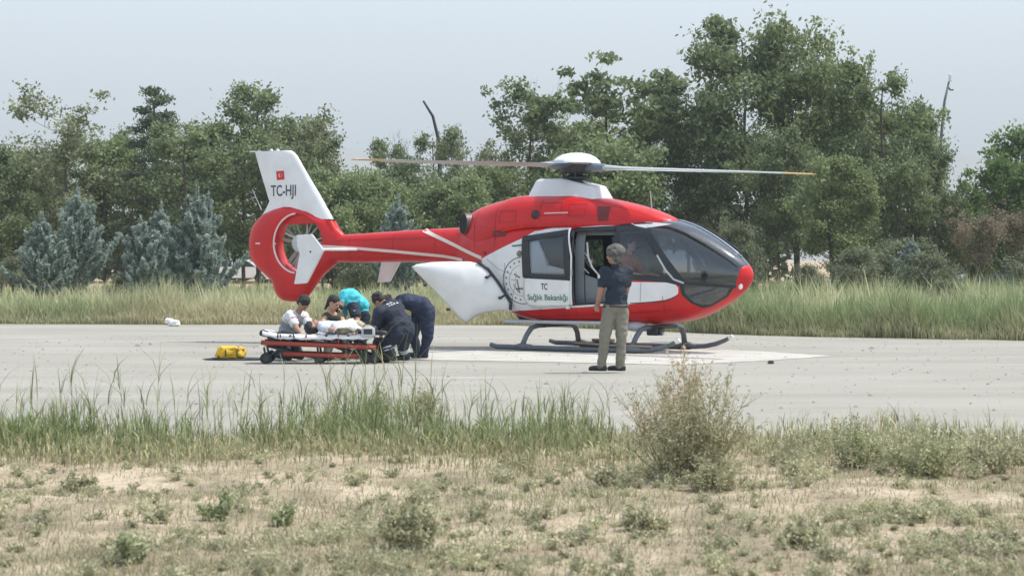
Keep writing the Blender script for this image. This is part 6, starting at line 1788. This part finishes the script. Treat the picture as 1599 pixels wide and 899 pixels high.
# far wood that closes the view under the crowns
r_ = np.random.default_rng(5); n = 42000
X = r_.uniform(-60, 60, n); Yw = r_.uniform(131, 146, n); Zw = r_.random(n) ** 1.1 * (2.6 + 2.6 * fbm(X * 0.12, X * 0 + 3, 4)) 
gap = (fbm(X * 0.35, X * 0 + 11, 2) > 0.66) & (Zw < 1.9); X, Yw, Zw = X[~gap], Yw[~gap], Zw[~gap] + 0.3; n = len(X)
Cc = np.stack([X, Yw, Zw], 1); tt = r_.random((n, 1))
V, F, T_ = leaf_cloud(Cc, r_.uniform(0.25, 0.5, n), np.array([[0.06, 0.085, 0.045]]) * (1 - tt) + np.array([[0.12, 0.14, 0.075]]) * tt, seed=3)
o = link_mesh('far_wood', raw_mesh('far_wood', V, F, T_), None, leaf_mat('tree_leaves')); tag(o, 'dense dark undergrowth behind the trees', kind='stuff')

# ------------------------------------------------------------------ foreground bushes
def weed_bush(name, px, py, Hh, Wd, stems, leaf, tint, label, seed, tan=0.0, per=26, cat='bush', Y=None, group=None):
    Y = Y or ground_y(py); x = at(px, py, Y).x
    r = random.Random(seed); rr_ = np.random.default_rng(seed)
    root = empty(name, (x, Y, float(gh(x, Y)) - 0.01), 0, label, cat, group)
    bm = bmesh.new(); C = []; T_ = []; lo, hi = np.array(tint[0]), np.array(tint[1])
    for i in range(stems):
        a = r.uniform(0, 2 * PI); e = r.random() ** 0.7; L = Hh * (1.05 - 0.35 * e) * r.uniform(0.6, 1.08)
        p = Vector((r.uniform(-.5, .5) * Wd * 0.25, r.uniform(-.5, .5) * Wd * 0.25, 0)); d = Vector((math.cos(a) * e * 0.75 * Wd / Hh, math.sin(a) * e * 0.6 * Wd / Hh, 1)).normalized()
        pts = [p]
        for k in range(5):
            d = (d + Vector((r.uniform(-.16, .16), r.uniform(-.16, .16), 0.04))).normalized(); p = p + d * L / 5; pts.append(p)
        add_tube(bm, pts, [0.0045, 0.004, 0.0035, 0.003, 0.002, 0.001], 3, cap=False)
        segs_ = [(pts[k], pts[k + 1]) for k in range(5)]
        for k in range(7):
            q = pts[r.randint(1, 4)]; dd = (d + Vector((r.uniform(-1, 1), r.uniform(-1, 1), r.uniform(0, .6)))).normalized(); q2 = q + dd * L * r.uniform(0.12, 0.3)
            add_tube(bm, [q, q2], [0.002, 0.001], 3, cap=False); segs_.append((q, q2))
        for a_, b_ in segs_:
            m_ = int(per * 0.33 * (b_ - a_).length / (Hh * 0.2) + 2); t = rr_.random((m_, 1)); c = np.array(a_)[None] * (1 - t) + np.array(b_)[None] * t + rr_.normal(size=(m_, 3)) * 0.014
            C.append(c); tt = rr_.random((m_, 1)); col = lo * (1 - tt) + hi * tt
            if tan > 0:
                hz = np.clip((c[:, 2:3] / Hh - (1 - tan)) / 0.25, 0, 1) * (rr_.random((m_, 1)) < 0.85); col = col * (1 - hz) + np.array([[0.46, 0.34, 0.23]]) * hz
            T_.append(col * rr_.uniform(0.7, 1.3, (m_, 1)))
    C = np.concatenate(C); T_ = np.concatenate(T_); k = C[:, 2] > 0.0; C, T_ = C[k], T_[k]
    from_bm('stems', bm, root, mat('weed_stem', (0.27, 0.24, 0.14), 0.8))
    V, F, T_ = leaf_cloud(C, rr_.uniform(0.6, 1.4, len(C)) * leaf, T_, flat=0.1, aspect=2.6, seed=seed)
    me = raw_mesh('leaves', V, F, np.clip(T_, 0.01, 0.8)); link_mesh('leaves', me, root, leaf_mat('grass_blades'))
    return root
olv = ((0.31, 0.32, 0.19), (0.56, 0.53, 0.36)); grn = ((0.24, 0.29, 0.15), (0.44, 0.47, 0.28)); tan_ = ((0.45, 0.34, 0.23), (0.62, 0.48, 0.34))
gol = ((0.30, 0.34, 0.18), (0.52, 0.53, 0.33))
weed_bush('thistle_bush', 1078, 755, 0.84, 1.45, 110, 0.0095, olv, 'big olive tumbleweed bush in front of the helicopter nose', 41, tan=0.12, per=34)
weed_bush('dry_weed', 1070, 745, 0.98, 0.34, 20, 0.013, tan_, 'tan dry seed stalks sticking up from the big bush', 42, per=30, Y=ground_y(735), cat='weed')
weed_bush('dry_weed', 1012, 700, 0.42, 0.3, 12, 0.010, tan_, 'small tan dry weed at the left foot of the big bush', 43, per=22, cat='weed')
weed_bush('low_bush', 1120, 770, 0.26, 0.8, 36, 0.010, olv, 'low olive weed clump at the right foot of the big bush', 44)
weed_bush('low_bush', 1345, 735, 0.36, 0.85, 44, 0.010, gol, 'green weed clump left of the pair in the right foreground', 45)
weed_bush('low_bush', 1440, 750, 0.42, 0.95, 50, 0.010, gol, 'larger green weed clump right of the pair in the right foreground', 46)
weed_bush('low_bush', 1550, 745, 0.34, 0.8, 36, 0.010, olv, 'olive weed clump near the right edge', 47)
weed_bush('low_bush', 1240, 752, 0.13, 0.26, 18, 0.011, olv, 'small round weed clump between the big bush and the green clumps', 48)
weed_bush('low_bush', 640, 868, 0.32, 0.62, 36, 0.012, olv, 'grey-green weed clump at the bottom centre of the picture', 49)
weed_bush('low_bush', 950, 760, 0.16, 0.45, 26, 0.011, olv, 'low spreading weed left of the big bush', 50)
weed_bush('low_bush', 1010, 835, 0.16, 0.5, 30, 0.011, olv, 'low spreading weed below the big bush', 58)
weed_bush('low_bush', 1420, 830, 0.15, 0.6, 36, 0.011, olv, 'low spreading weed in the right foreground', 59)
weed_bush('low_bush', 1250, 870, 0.15, 0.6, 36, 0.012, olv, 'low spreading weed at the bottom right of centre', 60)
weed_bush('low_bush', 660, 665, 0.42, 0.5, 42, 0.010, olv, 'seedy grey weed clump right of the reeds by the paramedics', 51, tan=0.2)
weed_bush('low_bush', 590, 668, 0.44, 0.45, 36, 0.010, grn, 'seedy green weed clump among the reeds below the paramedics', 52)
weed_bush('low_bush', 340, 822, 0.22, 0.36, 6, 0.015, grn, 'small leafy green weed left of the pair in the left foreground', 53)
weed_bush('low_bush', 440, 822, 0.17, 0.36, 6, 0.015, grn, 'small leafy green weed right of the pair in the left foreground', 54)
weed_bush('low_bush', 205, 892, 0.2, 0.18, 5, 0.016, grn, 'small upright weed at the bottom left', 55)
weed_bush('low_bush', 245, 825, 0.13, 0.12, 6, 0.02, olv, 'tiny upright weed left of the leafy pair', 56)
weed_bush('low_bush', 120, 770, 0.16, 0.5, 26, 0.012, olv, 'low grey weed clump at the left under the reeds', 57)

# continuous low weeds: clump templates repeated, one mass of ground cover
def weed_cover():
    r_ = np.random.default_rng(77); tm = []
    for q in range(6):
        cs = []
        for i in range(16):
            a = r_.uniform(0, 2 * PI); e = r_.random() ** 0.6; L = r_.uniform(0.5, 1.0)
            d = np.array([math.cos(a) * e * 1.1, math.sin(a) * e * 1.1, 1 - 0.45 * e]); t = r_.random((22, 1)) ** 0.8
            cs.append(t * L * d[None] + r_.normal(size=(22, 3)) * 0.05)
        tm.append(np.concatenate(cs))
    C = []; S_ = []; T_ = []
    spots = []
    for i in range(1500):
        Y = 1 / (1 / 10.0 + r_.random() * (1 / 18.4 - 1 / 10.0)); x = r_.uniform(-1, 1) * 0.27 * Y
        w = float(np.clip((fbm(x * 0.7 + 12, Y * 0.7 + 37) - 0.42) * 5, 0, 1)) * (0.5 + 0.5 * (x > 0.3)) + 0.16 + 0.2 * (Y < 13) * (x > -0.8)
        if r_.random() < w: spots.append((x, Y, r_.uniform(0.03, 0.07) if r_.random() < 0.7 else r_.uniform(0.07, 0.16), r_.random()))
    for i in range(46): spots.append((r_.normal(2.75, 0.55), r_.normal(16.3, 0.5), r_.uniform(0.16, 0.36), 0.25 + 0.3 * r_.random()))
    for i in range(26): spots.append((r_.normal(1.2, 0.5), r_.normal(15.2, 0.6), r_.uniform(0.08, 0.2), 0.6))
    for i in range(20): spots.append((r_.normal(-0.62, 0.25), r_.normal(12.3, 0.35), r_.uniform(0.08, 0.2), 0.6))
    for i in range(20): spots.append((r_.normal(3.7, 0.35), r_.normal(15.6, 0.5), r_.uniform(0.12, 0.3), 0.45))
    for x, Y, h, g in spots:
        t = tm[r_.integers(6)]; a = r_.uniform(0, 2 * PI); ca, sa = math.cos(a), math.sin(a)
        P_ = t * h; P_ = np.stack([P_[:, 0] * ca - P_[:, 1] * sa, P_[:, 0] * sa + P_[:, 1] * ca, P_[:, 2]], 1) * np.array([1.25, 1.25, 1])
        k = r_.random(len(P_)) < min(1, 0.35 + h * 3); P_ = P_[k]; P_[:, 2] = np.abs(P_[:, 2])
        C.append(P_ + np.array([[x, Y, float(gh(x, Y))]])); S_.append(np.full(len(P_), 0.007 + 0.012 * h) * r_.uniform(0.6, 1.5, len(P_)))
        tt = np.clip(r_.random((len(P_), 1)) * 0.7 + 0.3 * g, 0, 1)
        ga, gb = np.array([[0.30, 0.33, 0.19]]), np.array([[0.56, 0.52, 0.36]]); T_.append((ga * (1 - tt) + gb * tt) * r_.uniform(0.75, 1.25))
    C = np.concatenate(C); V, F, T2 = leaf_cloud(C, np.concatenate(S_), np.concatenate(T_), flat=0.1, aspect=2.8, seed=8)
    o = link_mesh('low_weeds', raw_mesh('low_weeds', V, F, T2), None, leaf_mat('grass_blades')); tag(o, 'low grey-green weeds spread over the foreground soil', kind='stuff')
weed_cover()
# ================================================================== air
HAZE_D = 0.00045
hm = bpy.data.materials.new('haze_air'); hm.use_nodes = True
nt = hm.node_tree; nt.nodes.clear()
out = nt.nodes.new('ShaderNodeOutputMaterial'); pv = nt.nodes.new('ShaderNodeVolumePrincipled')
pv.inputs['Color'].default_value = (0.88, 0.955, 1.0, 1); pv.inputs['Density'].default_value = HAZE_D
nt.links.new(pv.outputs[0], out.inputs['Volume'])
bm = bmesh.new(); add_box(bm, (0, 7600, 292), (22000, 17400, 600))
hz = from_bm('haze', bm, None, hm); tag(hz, 'thin pale summer haze', kind='stuff')
